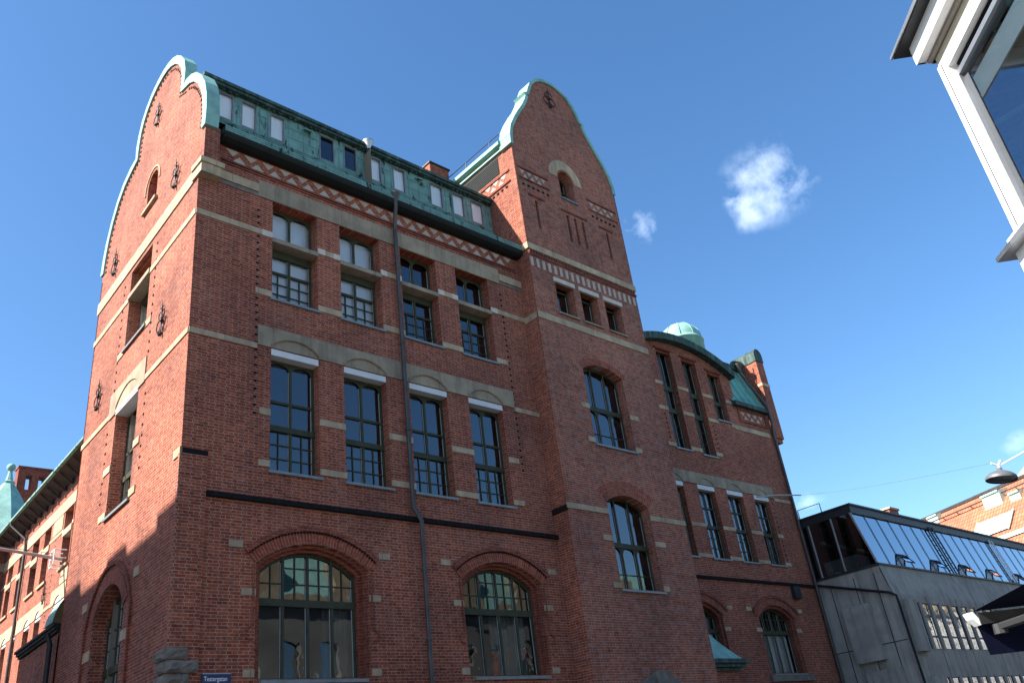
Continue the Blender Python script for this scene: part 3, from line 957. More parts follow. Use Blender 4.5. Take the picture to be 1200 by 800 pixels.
wu = window(B, G, 3.40, 5.20, 14.70, 17.45, 0, 0.38, (0.5,), bars=((15.52, 0.07), (16.40, 0.36)), cols=((14.75, 15.5, 2, 3),), arched=((17.37, 0.2),))
tb = MB(); tb.box(G, 3.38, 5.22, 16.42, 16.57, -0.40, 0.06); tb.build("stone_transom", M_LINTEL, wu)
wm = window(B, G, 3.50, 5.38, 9.60, 12.66, 0, 0.38, (0.5,), bars=((11.45, 0.07), (10.70, 0.15)), cols=((9.65, 10.6, 2, 3),), arched=((12.58, 0.2),), gl=M_GLASS_A)
blind(wm, G, 3.6, 5.3, 11.5, 12.6, -0.48)
rb = MB(); rb.box(G, 3.51, 5.37, 12.65, 12.83, -0.38, 0.02); rb.build("roller_box", M_ROLLER, wm)
window(B, G, 3.15, 5.50, 2.6, 7.55, 0.85, 0.40, (0.33, 0.66), bars=((5.6, 0.18),), cols=((5.7, 7.5, 2, 4),), gl=M_GLASS_SHADE)
mb = MB()
cz = 7.55 - (1.175 ** 2 + 0.85 ** 2) / 1.7; R0 = (1.175 ** 2 + 0.85 ** 2) / 1.7
arch_ring(mb, G, 4.325, cz, R0 + 0.02, R0 + 0.34, 1.15, 0.03)
mb.build("soldier_arch", M_SOLD, B)
mb = MB(); arch_ring(mb, G, 4.325, cz, R0 + 0.48, R0 + 0.58, 1.3, 0.06)
for sgn in (-1, 1): mb.box(G, 4.325 + sgn * 1.74 - 0.05, 4.325 + sgn * 1.74 + 0.05, 4.6, cz + 0.5, -0.02, 0.06)
mb.build("hood_mould", M_BRICK_B, B)
mb = MB(); arch_ring(mb, G, 3.95, 20.05, 0.60, 0.66, 1.75, 0.03); mb.box(G, 3.35, 4.55, 19.14, 19.24, -0.02, 0.10); mb.build("niche_hood", M_STONE, B)
studs(B, G, [(2.90, 10.2, 12.5, 0.30), (2.95, 13.6, 17.3, 0.30), (5.75, 13.6, 17.3, 0.30), (6.0, 10.2, 12.5, 0.30)])

def wall_anchor(parent, fr, s_, z, k=1.0):
    mb = MB()
    P = lambda u, h, d=0.06: fr.p(s_ + u * k, z + h * k, d)
    mb.tube([P(0, -0.50), P(0, 0.45)], 0.022 * k, 6)
    mb.tube([P(0, 0.45), P(0, 0.72)], 0.022 * k, 6, True, 0.006)
    for sg in (-1, 1):
        for zc, r in ((-0.16, 0.20), (0.20, 0.13)):
            mb.tube([P(sg * (r + r * math.cos(t) * 0.95), zc + r * math.sin(t)) for t in [i * 1.75 * math.pi / 14 + math.pi for i in range(15)]], 0.017 * k, 5)
        mb.tube([P(0, -0.30), P(sg * 0.14, -0.44), P(sg * 0.26, -0.40), P(sg * 0.27, -0.30)], 0.016 * k, 5)
        mb.tube([P(0, 0.42), P(sg * 0.08, 0.50), P(sg * 0.13, 0.44)], 0.014 * k, 5)
    mb.lathe(P(0, -0.02, 0.02), [(0.0, 0.09), (0.05, 0.07), (0.05, 0)], 10, fr.n)
    mb.tube([P(0, -0.46, 0.02), P(0, -0.58, 0.10)], 0.045 * k, 6)
    return mb.build("wall_anchor", M_IRON, parent)
for s_, z in ((3.94, 22.95), (1.72, 18.85), (7.05, 18.85), (1.92, 14.05), (7.24, 14.05)):
    wall_anchor(B, G, s_, z, 0.85)

# ---- stair tower ---------------------------------------------------------
TC = 15.0
def tshape():
    right = [(3.0, 24.15), (2.98, 24.6), (2.86, 25.1), (2.62, 25.6), (2.30, 26.15), (2.0, 26.62), (1.78, 27.05), (1.66, 27.36), (1.76, 27.44), (1.56, 27.56), (1.46, 27.85), (1.28, 28.25), (1.02, 28.58), (0.70, 28.80), (0.35, 28.92), (0.0, 28.96)]
    return [(TC + u, z) for u, z in right] + [(TC - u, z) for u, z in right[-2::-1]]
ttop = tshape()
th = [opening(13.95, 16.08, 11.92, 15.08, 0.30), opening(13.98, 16.10, 7.02, 10.17, 0.30)]
th += [opening(a, a + 0.95, 16.88, 18.20) for a in (13.22, 14.55, 15.92)]
th += [opening(14.50, 15.34, 22.60, 24.05, 0.42)]
slots = [(12.84, 20.45, 21.74), (14.56, 20.45, 21.74), (15.00, 20.45, 21.74), (15.44, 20.45, 21.74), (16.90, 20.45, 21.74)]
th += [opening(a, a + 0.15, b, c) for a, b, c in slots]
mb = MB()
mb.panel(T, [(12.05, 0), (18.05, 0), (18.05, 19.2)] + [(18.0, 24.1)] + ttop[1:-1] + [(12.0, 24.1), (12.05, 19.2)], th, 0, [0.36] * 2 + [0.36] * 3 + [0.45] + [0.12] * 5)
for a, b, c in slots: mb.panel(T, opening(a - 0.01, a + 0.16, b - 0.01, c + 0.01), (), -0.12)
mb.build("tower_wall", M_BRICK_T, B)
mb = MB()
mb.panel(TS, [(-TD, 0), (6.5, 0), (6.5, 24.55), (-TD + 0.1, 24.55), (-TD, 24.1)], (), 0)
TR = Frame((18.05, 0, 0), (0, 1, 0), (1, 0, 0))
mb.panel(TR, [(-TD, 0), (6.5, 0), (6.5, 24.55), (-TD + 0.1, 24.55), (-TD, 24.1)], (), 0)
mb.panel(T, ttop, (), -0.50)
mb.build("tower_flank", M_BRICK, B)
coping(B, T, ttop, 0.07, -0.58, 0.07, 0.08, M_COPPER)
# roof behind the tower gable
mb = MB()
for sg in (-1, 1):
    x = TC + sg * 3.1
    mb.quad(Vector((x, -0.15, 24.62)), Vector((x, 6.5, 24.62)), Vector((TC + sg * 1.0, 6.5, 26.9)), Vector((TC + sg * 1.0, -0.15, 26.9)))
mb.quad(Vector((TC - 1.0, -0.15, 26.9)), Vector((TC + 1.0, -0.15, 26.9)), Vector((TC + 1.0, 6.5, 26.9)), Vector((TC - 1.0, 6.5, 26.9)))
mb.poly([Vector((TC - 3.1, 6.5, 24.62)), Vector((TC + 3.1, 6.5, 24.62)), Vector((TC + 1, 6.5, 26.9)), Vector((TC - 1, 6.5, 26.9))])
mb.build("tower_roof", M_ROOFDK, B)
mb = MB()
mb.box(TS, -0.12, 6.5, 24.44, 24.60, 0.0, 0.22)
mb.box(TS, -0.12, 6.5, 24.20, 24.27, 0.0, 0.10)
mb.build("tower_eave", M_COPPER, B)
mb = MB()
mb.tube([Vector((11.95, -0.1, 25.02)), Vector((11.95, 6.2, 25.02))], 0.02, 6)
for y in (0.5, 2.0, 3.5, 5.0): mb.tube([Vector((11.95, y, 24.6)), Vector((11.95, y, 25.02))], 0.02, 6)
mb.build("roof_rail", M_IRON, B)
mb = MB()
for k in range(9): mb.box(TS, 0.25, 2.6, 23.32 + k * 0.085, 23.32 + k * 0.085 + 0.05, -0.02, 0.03)
mb.box(TS, 0.22, 2.64, 23.28, 24.12, -0.02, 0.012)
mb.build("louvre_panel", M_GUTTER, B)
zigzag(B, TS, -0.15, 1.25, 22.72, 23.05, 0.44)
mb = MB()
for k in range(5): mb.box(TS, -0.1 + k * 0.26, 0.0 + k * 0.26, 22.40, 22.47, -0.01, 0.035)
for k in range(6): mb.box(T, 12.3 + k * 0.26, 12.4 + k * 0.26, 22.28, 22.36, -0.01, 0.035)
for k in range(6): mb.box(T, 16.2 + k * 0.26, 16.3 + k * 0.26, 22.28, 22.36, -0.01, 0.035)
mb.build("dentil_row", M_SOOT, B)
mb = MB()
for fr, a, b in ((T, 12.15, 13.78), (T, 16.05, 17.82), (TS, -0.3, 1.4)):
    mb.box(fr, a, b, 23.08, 23.15, -0.02, 0.05); mb.box(fr, a, b, 22.58, 22.64, -0.02, 0.05)
for a, b in ((12.5, 13.4), (14.3, 15.8), (16.5, 17.35)): mb.box(T, a, b, 21.88, 21.94, -0.02, 0.045)
mb.box(T, 12.05, 18.06, 18.98, 19.06, -0.02, 0.045)
for k in range(46): mb.box(T, 12.06 + k * 0.13, 12.13 + k * 0.13, 19.06, 19.2, -0.02, 0.05)
mb.build("brick_cornice", M_BRICK_B, B)
zigzag(B, T, 12.2, 13.72, 22.68, 23.02, 0.42)
zigzag(B, T, 16.1, 17.78, 22.68, 23.02, 0.42)
band(B, T, "checker_frieze", M_PALETRI, [(12.10 + k * 0.30, 12.24 + k * 0.30, 18.52, 18.90) for k in range(20)], 0.008)
band(B, T, "stone_band", M_STONE, [(12.0, 18.06, 19.22, 19.48)], 0.06)
band(B, TS, "stone_band", M_STONE, [(-TD - 0.055, 0.0, 19.222, 19.478)], 0.06)
band(B, T, "stone_band", M_STONE, [(12.02, 18.05, 16.32, 16.58)], 0.03)
band(B, TS, "stone_band", M_STONE, [(-TD - 0.025, 0.0, 16.322, 16.578)], 0.03)
band(B, T, "stone_band", M_STONE, [(12.03, 13.97, 9.42, 9.60), (16.11, 18.06, 9.42, 9.60)], 0.03)
mb = MB(); mb.box(TS, -TD, 0.0, 9.36, 9.52, -0.02, 0.05); mb.build("string_course", M_SOOT, B)
band(B, T, "stone_block", M_STONE, [(13.55, 13.95, 13.18, 13.36), (16.08, 16.55, 13.18, 13.36), (13.6, 13.95, 11.92, 12.1), (16.08, 16.4, 11.92, 12.1),
     (13.5, 13.97, 8.52, 8.70), (16.1, 16.65, 8.52, 8.70), (13.6, 13.97, 7.02, 7.2), (16.1, 16.4, 7.02, 7.2)])
for z0 in (11.92, 7.02):
    ws = 13.95 if z0 > 9 else 13.98
    window(B, T, ws + 0.02, ws + 2.12, z0, z0 + 3.14, 0.30, 0.36, (0.333, 0.667), bars=((z0 + 1.50, 0.17),), cols=((z0 + 0.05, z0 + 1.05, 1, 2),), arched=((z0 + 1.42, 0.26),))
for zt, c in ((15.08, 15.015), (10.17, 15.04)):
    mb = MB()
    R0 = (1.06 ** 2 + 0.3 ** 2) / 0.6; cz = zt - R0
    arch_ring(mb, T, c, cz, R0 + 0.01, R0 + 0.28, math.asin(1.10 / R0), 0.006)
    if zt < 12: arch_ring(mb, T, c, cz, R0 + 0.285, R0 + 0.52, math.asin(1.18 / R0), 0.007)
    mb.build("soldier_arch", M_SOLD, B)
for a in (13.22, 14.55, 15.92):
    wt = window(B, T, a, a + 0.95, 16.88, 18.06, 0, 0.36, (), sill_mat=M_LINTEL)
    rb = MB(); rb.box(T, a - 0.08, a + 1.02, 18.15, 18.33, -0.04, 0.06); rb.build("lintel", M_WSTONE, wt)
window(B, T, 14.50, 15.34, 22.60, 24.05, 0.42, 0.45, (), bars=((23.3, 0.05),), gl=M_GLASS_D)
mb = MB(); arch_ring(mb, T, 14.92, 23.63, 0.50, 0.95, 1.62, 0.015); mb.build("arch_stone", M_STONE, B)
wall_anchor(B, T, 14.75, 27.95, 0.9)
# stone-arched doorway at the foot of the tower
mb = MB()
R0 = 1.25
arch_ring(mb, T, 15.0, 2.85, R0, R0 + 0.38, 1.57, 0.10)
mb.solid(T, [(14.78, 4.0), (15.22, 4.0), (15.34, 4.52), (14.66, 4.52)], -0.02, 0.18)
for sg in (-1, 1): mb.box(T, 15 + sg * 1.44 - 0.19, 15 + sg * 1.44 + 0.19, 0, 2.85, -0.02, 0.10)
po = mb.build("door_surround", M_GRANITE, B)
mb = MB(); mb.panel(T, opening(13.76, 16.24, 0, 4.09, 1.24), (), 0.012); mb.build("door", M_WOODDK, B)

# chimney behind the attic
CHB = Frame((0, 3.0, 0), (1, 0, 0), (0, -1, 0))
mb = MB(); mb.box(CHB, 10.85, 11.84, 22.3, 25.22, -1.05, 0.0); ch = mb.build("chimney", M_BRICK, B)
mb = MB(); mb.box(CHB, 10.80, 11.89, 25.22, 25.30, -1.10, 0.05); mb.build("chimney_cap", M_DARKMETAL, ch)

# ---- right wing ------------------------------------------------------------
wx = [(23.05, 24.10, 14.42, 19.36), (24.90, 25.95, 14.36, 19.28), (26.76, 27.80, 16.42, 18.98)]
wmx = [21.70, 23.90, 26.00, 28.10]
AC, AR = 24.6, 8.6
atop = [(AC + AR * math.sin(t), 19.86 - AR + AR * math.cos(t)) for t in [(-28 + 56 * k / 24) * math.pi / 180 for k in range(25)]]
wh = [opening(a, b, z0, z1) for a, b, z0, z1 in wx] + [opening(a, a + 1.2, 9.55, 12.80) for a in wmx]
wh += [opening(26.15, 28.80, 4.88, 7.68, 0.5), opening(20.95, 23.60, 4.88, 7.68, 0.5)]
mb = MB()
mb.panel(W, [(18.0, 0), (31.35, 0), (31.35, 17.75), (28.55, 17.75)] + atop[::-1] + [(20.4, 17.75), (18.0, 17.75)], wh, 0, [0.26] * 3 + [0.22] * 4 + [0.10] * 2)
mb.build("wing_wall", M_BRICK, B)
for c in (27.475, 22.275):
    mb = MB()
    mb.panel(W, opening(c - 1.335, c + 1.335, 4.87, 7.69, 0.5), [opening(c - 1.18, c + 1.18, 4.88, 7.58, 0.46)], -0.10, 0.26)
    mb.build("arch_moulding", M_BRICK_B, B)
mb = MB(); mh = MB()
R0 = (1.325 ** 2 + 0.5 ** 2) / 1.0; cz = 7.68 - R0
for c in (27.475, 22.275):
    mb = MB(); mh = MB()
    arch_ring(mb, W, c, cz, R0 + 0.015, R0 + 0.30, math.asin(1.62 / (R0 + 0.3)), 0.03)
    arch_ring(mh, W, c, cz, R0 + 0.302, R0 + 0.42, math.asin(1.70 / (R0 + 0.4)), 0.08)
    mb.build("soldier_arch", M_SOLD, B); mh.build("hood_mould", M_BRICK_B, B)
for c in (27.475, 22.275):
    wg = window(B, W, c - 1.18, c + 1.18, 4.88, 7.58, 0.46, 0.34, (0.25, 0.5, 0.75), bars=((6.58, 0.16),), cols=((6.66, 7.6, 2, 2),), gl=M_GLASS_A)
    blind(wg, W, c - 1.1, c + 1.1, 4.95, 6.5, -0.5, M_CURTAIN, "curtain", 12)
band(B, W, "granite_sill", M_GRANITE, [(25.9, 29.1, 4.55, 4.80)], 0.12)
for a, b, z0, z1 in wx:
    wo = window(B, W, a, b, z0, z1, 0, 0.26, (0.5,), bars=((17.46, 0.24), (16.34, 0.24)) if z0 < 15 else ((17.40, 0.2),), cols=((z0 + 0.05, 16.2, 1, 3),) if z0 < 15 else ())
    blind(wo, W, a + 0.1, a + 0.42, 14.7 if z0 < 15 else 16.6, z1 - 0.1, -0.40, M_BLIND, "curtain", 3)
    blind(wo, W, a + 0.60, a + 0.80, 14.6 if z0 < 15 else 16.6, z1 - 0.1, -0.40, M_CURTAIN, "curtain", 2)
mb = MB()
for a, b, z0, z1 in wx:
    mb.box(W, a - 0.12, b + 0.12, z1 + 0.02, z1 + 0.10, -0.02, 0.06)
    mb.box(W, a - 0.06, b + 0.06, z1 - 0.10, z1 - 0.02, -0.20, -0.06)
mb.build("window_hood", M_BRICK_B, B)
for a in wmx:
    wo = window(B, W, a, a + 1.2, 9.55, 12.60, 0, 0.22, (0.5,), bars=((11.80, 0.07), (10.95, 0.14)), cols=((9.6, 10.9, 2, 3),), arched=((12.5, 0.2),))
    rb = MB(); rb.box(W, a + 0.005, a + 1.195, 12.58, 12.78, -0.24, 0.015); rb.build("roller_box", M_ROLLER, wo)
mb = MB()
mb.panel(W, [(20.6, 12.80), (20.6, 13.32), (29.78, 13.32), (29.78, 12.80)], [opening(a, a + 1.2, 12.802, 13.12, 0.26) for a in wmx], 0.04, 0.08, 0.06)
mb.panel(W, [(20.62, 12.81), (20.62, 13.30), (29.76, 13.30), (29.76, 12.81)], (), 0.008)
mb.build("lintel_course", M_LINTEL, B)
band(B, W, "stone_band", M_STONE, [(29.78, 31.3, 12.66, 12.82)])
band(B, W, "stone_band", M_STONE, [(28.0, 31.0, 16.10, 16.34), (22.3, 23.05, 16.16, 16.34), (24.10, 24.9, 16.16, 16.34), (25.95, 26.76, 16.16, 16.34), (27.80, 28.0, 16.16, 16.34)])
pcs = []
for z in (17.45, 14.42):
    pcs += [(22.5, 23.05, z, z + 0.17), (24.10, 24.9, z, z + 0.17)] + ([(25.95, 26.76, z, z + 0.17), (27.8, 28.35, z, z + 0.17)] if z > 15 else [(25.95, 26.4, z, z + 0.17)])
for z in (10.85, 9.52):
    pcs += [(wmx[k] + 1.2, wmx[k + 1], z, z + 0.16) for k in range(3)] + [(29.3, 29.75, z, z + 0.16)]
for c in (27.475, 22.275):
    pcs += [(c + 1.75, c + 2.1, 7.40, 7.56), (c - 2.1, c - 1.75, 7.40, 7.56), (c + 1.32, c + 1.7, 6.55, 6.71), (c - 1.7, c - 1.32, 6.55, 6.71)]
band(B, W, "stone_block", M_STONE, pcs)
mb = MB(); mb.box(W, 18.0, 31.3, 8.60, 8.72, -0.02, 0.09); mb.build("string_course", M_SOOT, B)
studs(B, W, [(22.75, 14.6, 16.0, 0.225), (26.25, 14.6, 16.0, 0.225), (29.55, 9.8, 12.6, 0.225)])
# black curved eave and copper roof of the arched wing gable
mb = MB()
o = [(u, z + 0.34) for u, z in atop]
mb.strip(W, atop, atop, -0.1, 0.36); mb.strip(W, atop, o, 0.36, 0.40); mb.strip(W, o, o, 0.40, -7.0)
mb.build("curved_eave", M_COPPER_DK, B)
# small copper mansard at the right
mb = MB()
n = 8
for k in range(n):
    t0, t1 = k / n, (k + 1) / n
    y0, y1 = 0.12 - 1.25 * t0 ** 0.8 * 0.75, 0.12 - 1.25 * t1 ** 0.8 * 0.75
    z0, z1 = 17.62 + 2.65 * t0, 17.62 + 2.65 * t1
    mb.quad(W.p(28.30 - 0.5 * t0, z0, y0), W.p(31.25, z0, y0), W.p(31.25, z1, y1), W.p(28.30 - 0.5 * t1, z1, y1))
mb.quad(W.p(27.8, 20.27, -0.82), W.p(31.25, 20.27, -0.82), W.p(31.25, 20.5, -7), W.p(27.8, 20.5, -7))
for u in (28.9, 29.5, 30.1, 30.7):
    pts = [W.p(u - 0.05 * k / n, 17.62 + 2.65 * k / n, 0.135 - 1.25 * (k / n) ** 0.8 * 0.75) for k in range(n + 1)]
    mb.tube(pts, 0.022, 5)
mb.build("mansard_roof", copper("copper_mansard", base=(0.12, 0.32, 0.27), dark=0.9, p0=0.60, p1=0.68), B)
mb = MB()
mb.box(W, 28.25, 31.2, 17.40, 17.62, -0.05, 0.26)
mb.build("mansard_gutter", M_COPPER_DK, B)
mb = MB()
mb.box(W, 27.9, 31.25, 20.18, 20.42, -0.95, -0.62)
mb.build("mansard_cornice", M_COPPER_DK, B)
mb = MB()
mb.box(W, 28.62, 31.0, 16.62, 16.70, -0.02, 0.05); mb.box(W, 28.62, 31.0, 17.28, 17.38, -0.02, 0.05)
mb.box(W, 28.62, 28.72, 16.70, 17.28, -0.02, 0.05); mb.box(W, 30.9, 31.0, 16.70, 17.28, -0.02, 0.05)
mb.build("brick_cornice", M_BRICK_B, B)
zigzag(B, W, 28.80, 30.85, 16.80, 17.18, 0.50)
# firewall with rounded copper cap at the wing's end
FWL = Frame(W.p(31.35, 0, 0), W.a, W.n)
mb = MB()
mb.box(FWL, 0.02, 0.68, 16.15, 20.55, -1.35, 0.16)
mb.box(FWL, 0.05, 0.62, 15.95, 16.15, -1.35, 0.08)
mb.box(FWL, 0.02, 0.64, 16.2, 20.4, -9.0, -1.37)
mb.build("fire_wall", M_BRICK, B)
mb = MB()
arcp = [(0.35 + 0.37 * math.cos(t), 20.90 + 0.42 * math.sin(t)) for t in [math.pi * k / 12 for k in range(13)]]
lo = [(0.72, 20.55)] + arcp + [(-0.02, 20.55)]
mb.solid(FWL, lo, -1.38, 0.19)
mb.build("firewall_cap", M_COPPER_DK, B)
band(B, FWL, "stone_band", M_STONE, [(0.0, 0.70, 19.1, 19.27)], 0.185, 1.38)
# rain pipe at the end of the wing
mb = MB()
mb.tube([W.p(30.6, 20.1, -0.5), W.p(30.75, 19.2, -0.25), W.p(31.0, 17.8, 0.30), W.p(31.18, 17.0, 0.22), W.p(31.22, 16.4, 0.12), W.p(31.22, 0.2, 0.12)], 0.075, 10)
pp = mb.build("downpipe", M_PIPE, B, True)
mb = MB(); hopper(mb, W.p(30.6, 20.05, -0.5), 0.08, 0.2, 0.35); mb.build("hopper", M_PIPE, pp, True)
mb = MB(); mb.box(W, 29.15, 29.65, 8.02, 8.56, 0.0, 0.20); mb.build("junction_box", M_DARKMETAL, B)
# copper lantern dome on the wing roof
mb = MB()
dc = Vector((28.75, 4.6, 22.0))
mb.lathe(dc, [(1.15, -2.0), (1.15, 0.0), (1.22, 0.02), (1.20, 0.12)] + [(1.14 * math.cos(t), 0.12 + 1.14 * math.sin(t)) for t in [k * math.pi / 2 / 12 for k in range(13)]], 20)
dm = mb.build("lantern_dome", M_COPPER, B, True)
mb = MB()
for k in range(10):
    a = 2 * math.pi * k / 10
    mb.tube([dc + Vector((1.16 * math.cos(t) * math.cos(a), 1.16 * math.cos(t) * math.sin(a), 0.12 + 1.16 * math.sin(t))) for t in [q * math.pi / 2 / 8 for q in range(9)]], 0.018, 5)
mb.build("dome_seams", M_COPPER, dm)
mb = MB(); mb.box(Frame((29.0, 4.1, 0), (1, 0, 0), (0, -1, 0)), 0.45, 1.2, 19.6, 22.35, -0.8, 0.0); mb.build("roof_vent", M_COPPER, B)

# ---- copper-roofed porch between tower and wing --------------------------
P0 = Vector((18.05, 0, 0))
mb = MB()
mb.quad(Vector((18.06, 0.75, 0)), Vector((21.35, 0.75, 0)), Vector((21.35, 0.75, 4.75)), Vector((18.06, 0.75, 4.75)))
mb.quad(Vector((21.35, 0.75, 0)), Vector((21.35, 2.6, 0)), Vector((21.35, 2.6, 4.75)), Vector((21.35, 0.75, 4.75)))
po = mb.build("porch", M_BRICK, B)
mb = MB()
def pr(t):                      # flared profile: t 0 eave .. 1 apex
    return (1 - t) ** 1.7
n = 10
for k in range(n):
    t0, t1 = k / n, (k + 1) / n
    z0, z1 = 5.12 + 1.95 * t0, 5.12 + 1.95 * t1
    x0, x1 = 20.15 + 1.45 * pr(t0), 20.15 + 1.45 * pr(t1)
    y0, y1 = 1.35 - 0.80 * pr(t0), 1.35 - 0.80 * pr(t1)
    mb.quad(Vector((18.06, y0, z0)), Vector((x0, y0, z0)), Vector((x1, y1, z1)), Vector((18.06, y1, z1)))
    mb.quad(Vector((x0, y0, z0)), Vector((x0, 2.6, z0)), Vector((x1, 2.6, z1)), Vector((x1, y1, z1)))
mb.build("porch_roof", M_COPPER, po)
mb = MB()
mb.box(X0, 18.06, 21.75, 4.98, 5.12, -2.6, -0.40)
mb.box(X0, 18.06, 21.6, 4.86, 4.98, -2.6, -0.52)
mb.box(X0, 18.06, 21.45, 4.74, 4.86, -2.6, -0.64)
mb.build("porch_eave", M_COPPER_DK, po)
mb = MB(); mb.tube([Vector((18.45, 0.55, 4.9)), Vector((18.5, 0.66, 4.5)), Vector((18.5, 0.66, 0.2))], 0.07, 8); mb.build("downpipe", M_PIPE, B, True)

# ---- hidden body: back walls, roofs and floors that keep the rooms dark -----
mb = MB()
mb.quad(Vector((0.3, 8.5, 0)), Vector((12.05, 8.5, 0)), Vector((12.05, 8.5, 18.9)), Vector((0.3, 8.5, 18.9)))
mb.quad(Vector((0.3, 6.28, 18.9)), Vector((12.05, 6.28, 18.9)), Vector((12.05, 6.28, 22.2)), Vector((0.3, 6.28, 22.2)))
mb.quad(Vector((12.05, 8.5, 0)), Vector((31.6, 8.5, 0)), Vector((31.6, 8.5, 20.0)), Vector((12.05, 8.5, 20.0)))
mb.quad(Vector((31.3, 2.3, 0)), Vector((31.3, 9.0, 0)), Vector((31.3, 9.0, 20.3)), Vector((31.3, 2.3, 20.3)))
mb.build("rear_wall", M_BRICK, B)
mb = MB()
for z in (3.9, 8.95, 13.9, 18.9):
    mb.box(X0, 0.51, 12.04, z, z + 0.25, -8.5, -0.6)
    mb.box(X0, 12.10, 18.0, z + 1.5, z + 1.7, -8.4, -0.02)
    mb.box(X0, 18.1, 31.2, z - 0.1, z + 0.1, -8.4, -4.2)
mb.box(X0, 12.06, 18.04, 21.9, 22.1, -8.4, 0.2)
mb.build("floor_slab", M_PLASTER, B)
mb = MB()
mb.quad(Vector((0.5, 5.0, 0)), Vector((12.0, 5.0, 0)), Vector((12.0, 5.0, 22)), Vector((0.5, 5.0, 22)))
mb.quad(Vector((12.1, 3.0, 0)), Vector((18.0, 3.0, 0)), Vector((18.0, 3.0, 24)), Vector((12.1, 3.0, 24)))
mb.quad(Vector((18.1, 6.5, 0)), Vector((31.2, 6.5, 0)), Vector((31.2, 6.5, 19.5)), Vector((18.1, 6.5, 19.5)))
mb.quad(Vector((6.2, 0.6, 0)), Vector((6.2, 5.0, 0)), Vector((6.2, 5.0, 22)), Vector((6.2, 0.6, 22)))
mb.quad(Vector((11.95, 0.45, 0)), Vector((11.95, 5.0, 0)), Vector((11.95, 5.0, 18.8)), Vector((11.95, 0.45, 18.8)))
for x in (12.15, 17.95): mb.quad(Vector((x, -0.15, 0)), Vector((x, 3.0, 0)), Vector((x, 3.0, 24)), Vector((x, -0.15, 24)))
mb.quad(Vector((31.2, 3.0, 0)), Vector((31.2, 6.5, 0)), Vector((31.2, 6.5, 19.5)), Vector((31.2, 3.0, 19.5)))
mb.build("partition_wall", M_PLASTER, B)

# ------------------------------------------------------------------ street sign on the front
sg = MB(); sg.box(F, 0.73, 1.38, 4.20, 4.715, 0.01, 0.035)
ss = sg.build("street_sign", M_SIGN)
tag(ss, "small dark blue enamel street name plate on the brick wall near the corner", "sign")
def text(body, fr, u, z, size, d, parent, mat, sx=1.0):
    cu = bpy.data.curves.new("lettering", 'FONT')
    cu.body = body; cu.size = size; cu.extrude = 0.002
    cu.materials.append(mat)
    tmp = bpy.data.objects.new("lettering_curve", cu)
    sc.collection.objects.link(tmp)
    bpy.context.view_layer.update()
    me = bpy.data.meshes.new_from_object(tmp.evaluated_get(bpy.context.evaluated_depsgraph_get()))
    bpy.data.objects.remove(tmp)
    ob = bpy.data.objects.new("lettering", me)
    sc.collection.objects.link(ob)
    rot = Matrix((fr.a, UP, fr.n)).transposed().to_4x4()
    ob.parent = parent
    ob.matrix_local = Matrix.Translation(fr.p(u, z, d)) @ rot @ Matrix.Diagonal((sx, 1, 1, 1))
    return ob
text("Teatergatan", F, 0.775, 4.555, 0.135, 0.037, ss, M_WHITE, 0.80)
mb = MB()
mb.box(F, 0.74, 1.37, 4.205, 4.22, 0.035, 0.039); mb.box(F, 0.74, 1.37, 4.697, 4.71, 0.035, 0.039)
mb.build("sign_border", M_ALU, ss)

# ------------------------------------------------------------------ long wing on the side street
ca, sa = math.cos(GA), math.sin(GA)
LO = Vector((ca * 4.55, -sa * 4.55, 0))
L = Frame(LO, G.a, G.n)
LB = thing("long_brick_building", "long red brick side wing with deep dark eaves and stone-banded windows, left of the gable", "building", (5.0, 25.0, 0))
lu = [(24.2, 25.6), (27.2, 28.7), (31.2, 32.46), (33.5, 34.9), (36.8, 37.9), (39.2, 40.4)]
lm = [(27.6, 28.9), (31.2, 32.3), (33.3, 34.5), (36.3, 37.3), (38.2, 39.3), (40.1, 41.0)]
lh = [opening(a, b, 14.45, 17.45) for a, b in lu] + [opening(a, b, 9.4, 13.05, 0.4) for a, b in lm]
mb = MB()
mb.panel(L, [(8.2, 0), (41.6, 0), (41.6, 19.6), (8.2, 19.6)], lh, 0, [0.40] * 6 + [0.35] * 6)
mb.build("side_wall", M_BRICK, LB)
mb = MB()
b0 = [L.p(8.2, 0, -8), L.p(41.6, 0, -8), L.p(41.6, 19.6, -8), L.p(8.2, 19.6, -8)]
mb.poly(b0); mb.box(L, 8.7, 41.5, 18.9, 19.1, -8, -0.5); mb.box(L, 8.7, 41.5, 13.7, 13.9, -8, -0.5); mb.box(L, 8.7, 41.5, 0, 19, -3.2, -3.0)
mb.build("inner_wall", M_PLASTER, LB)
for a, b in lu:
    wo = window(LB, L, a, b, 14.45, 17.45, 0, 0.40, (0.5,), bars=((15.5, 0.07), (16.25, 0.3)), cols=((14.5, 15.5, 2, 3),))
    tb = MB(); tb.box(L, a - 0.02, b + 0.02, 16.1, 16.42, -0.42, 0.05); tb.build("stone_transom", M_STONE, wo)
for a, b in lm:
    wo = window(LB, L, a, b, 9.4, 12.60, 0, 0.35, (0.5,), bars=((11.4, 0.07), (10.6, 0.14)), cols=((9.5, 10.6, 2, 3),))
    rb = MB(); rb.panel(L, opening(a + 0.01, b - 0.01, 12.58, 13.03, 0.39), (), 0.0 - 0.02, 0, 0.3); rb.build("roller_box", M_ROLLER, wo)
band(LB, L, "stone_band", M_STONE, [(8.2, 41.6, 17.46, 18.10)], 0.04)
band(LB, L, "stone_band", M_STONE, [(8.2, 24.2, 16.38, 16.56), (25.6, 27.2, 16.38, 16.56), (28.7, 31.2, 16.38, 16.56), (32.46, 33.5, 16.38, 16.56), (34.9, 36.8, 16.38, 16.56), (37.9, 39.2, 16.38, 16.56), (40.4, 41.6, 16.38, 16.56)])
mb = MB()
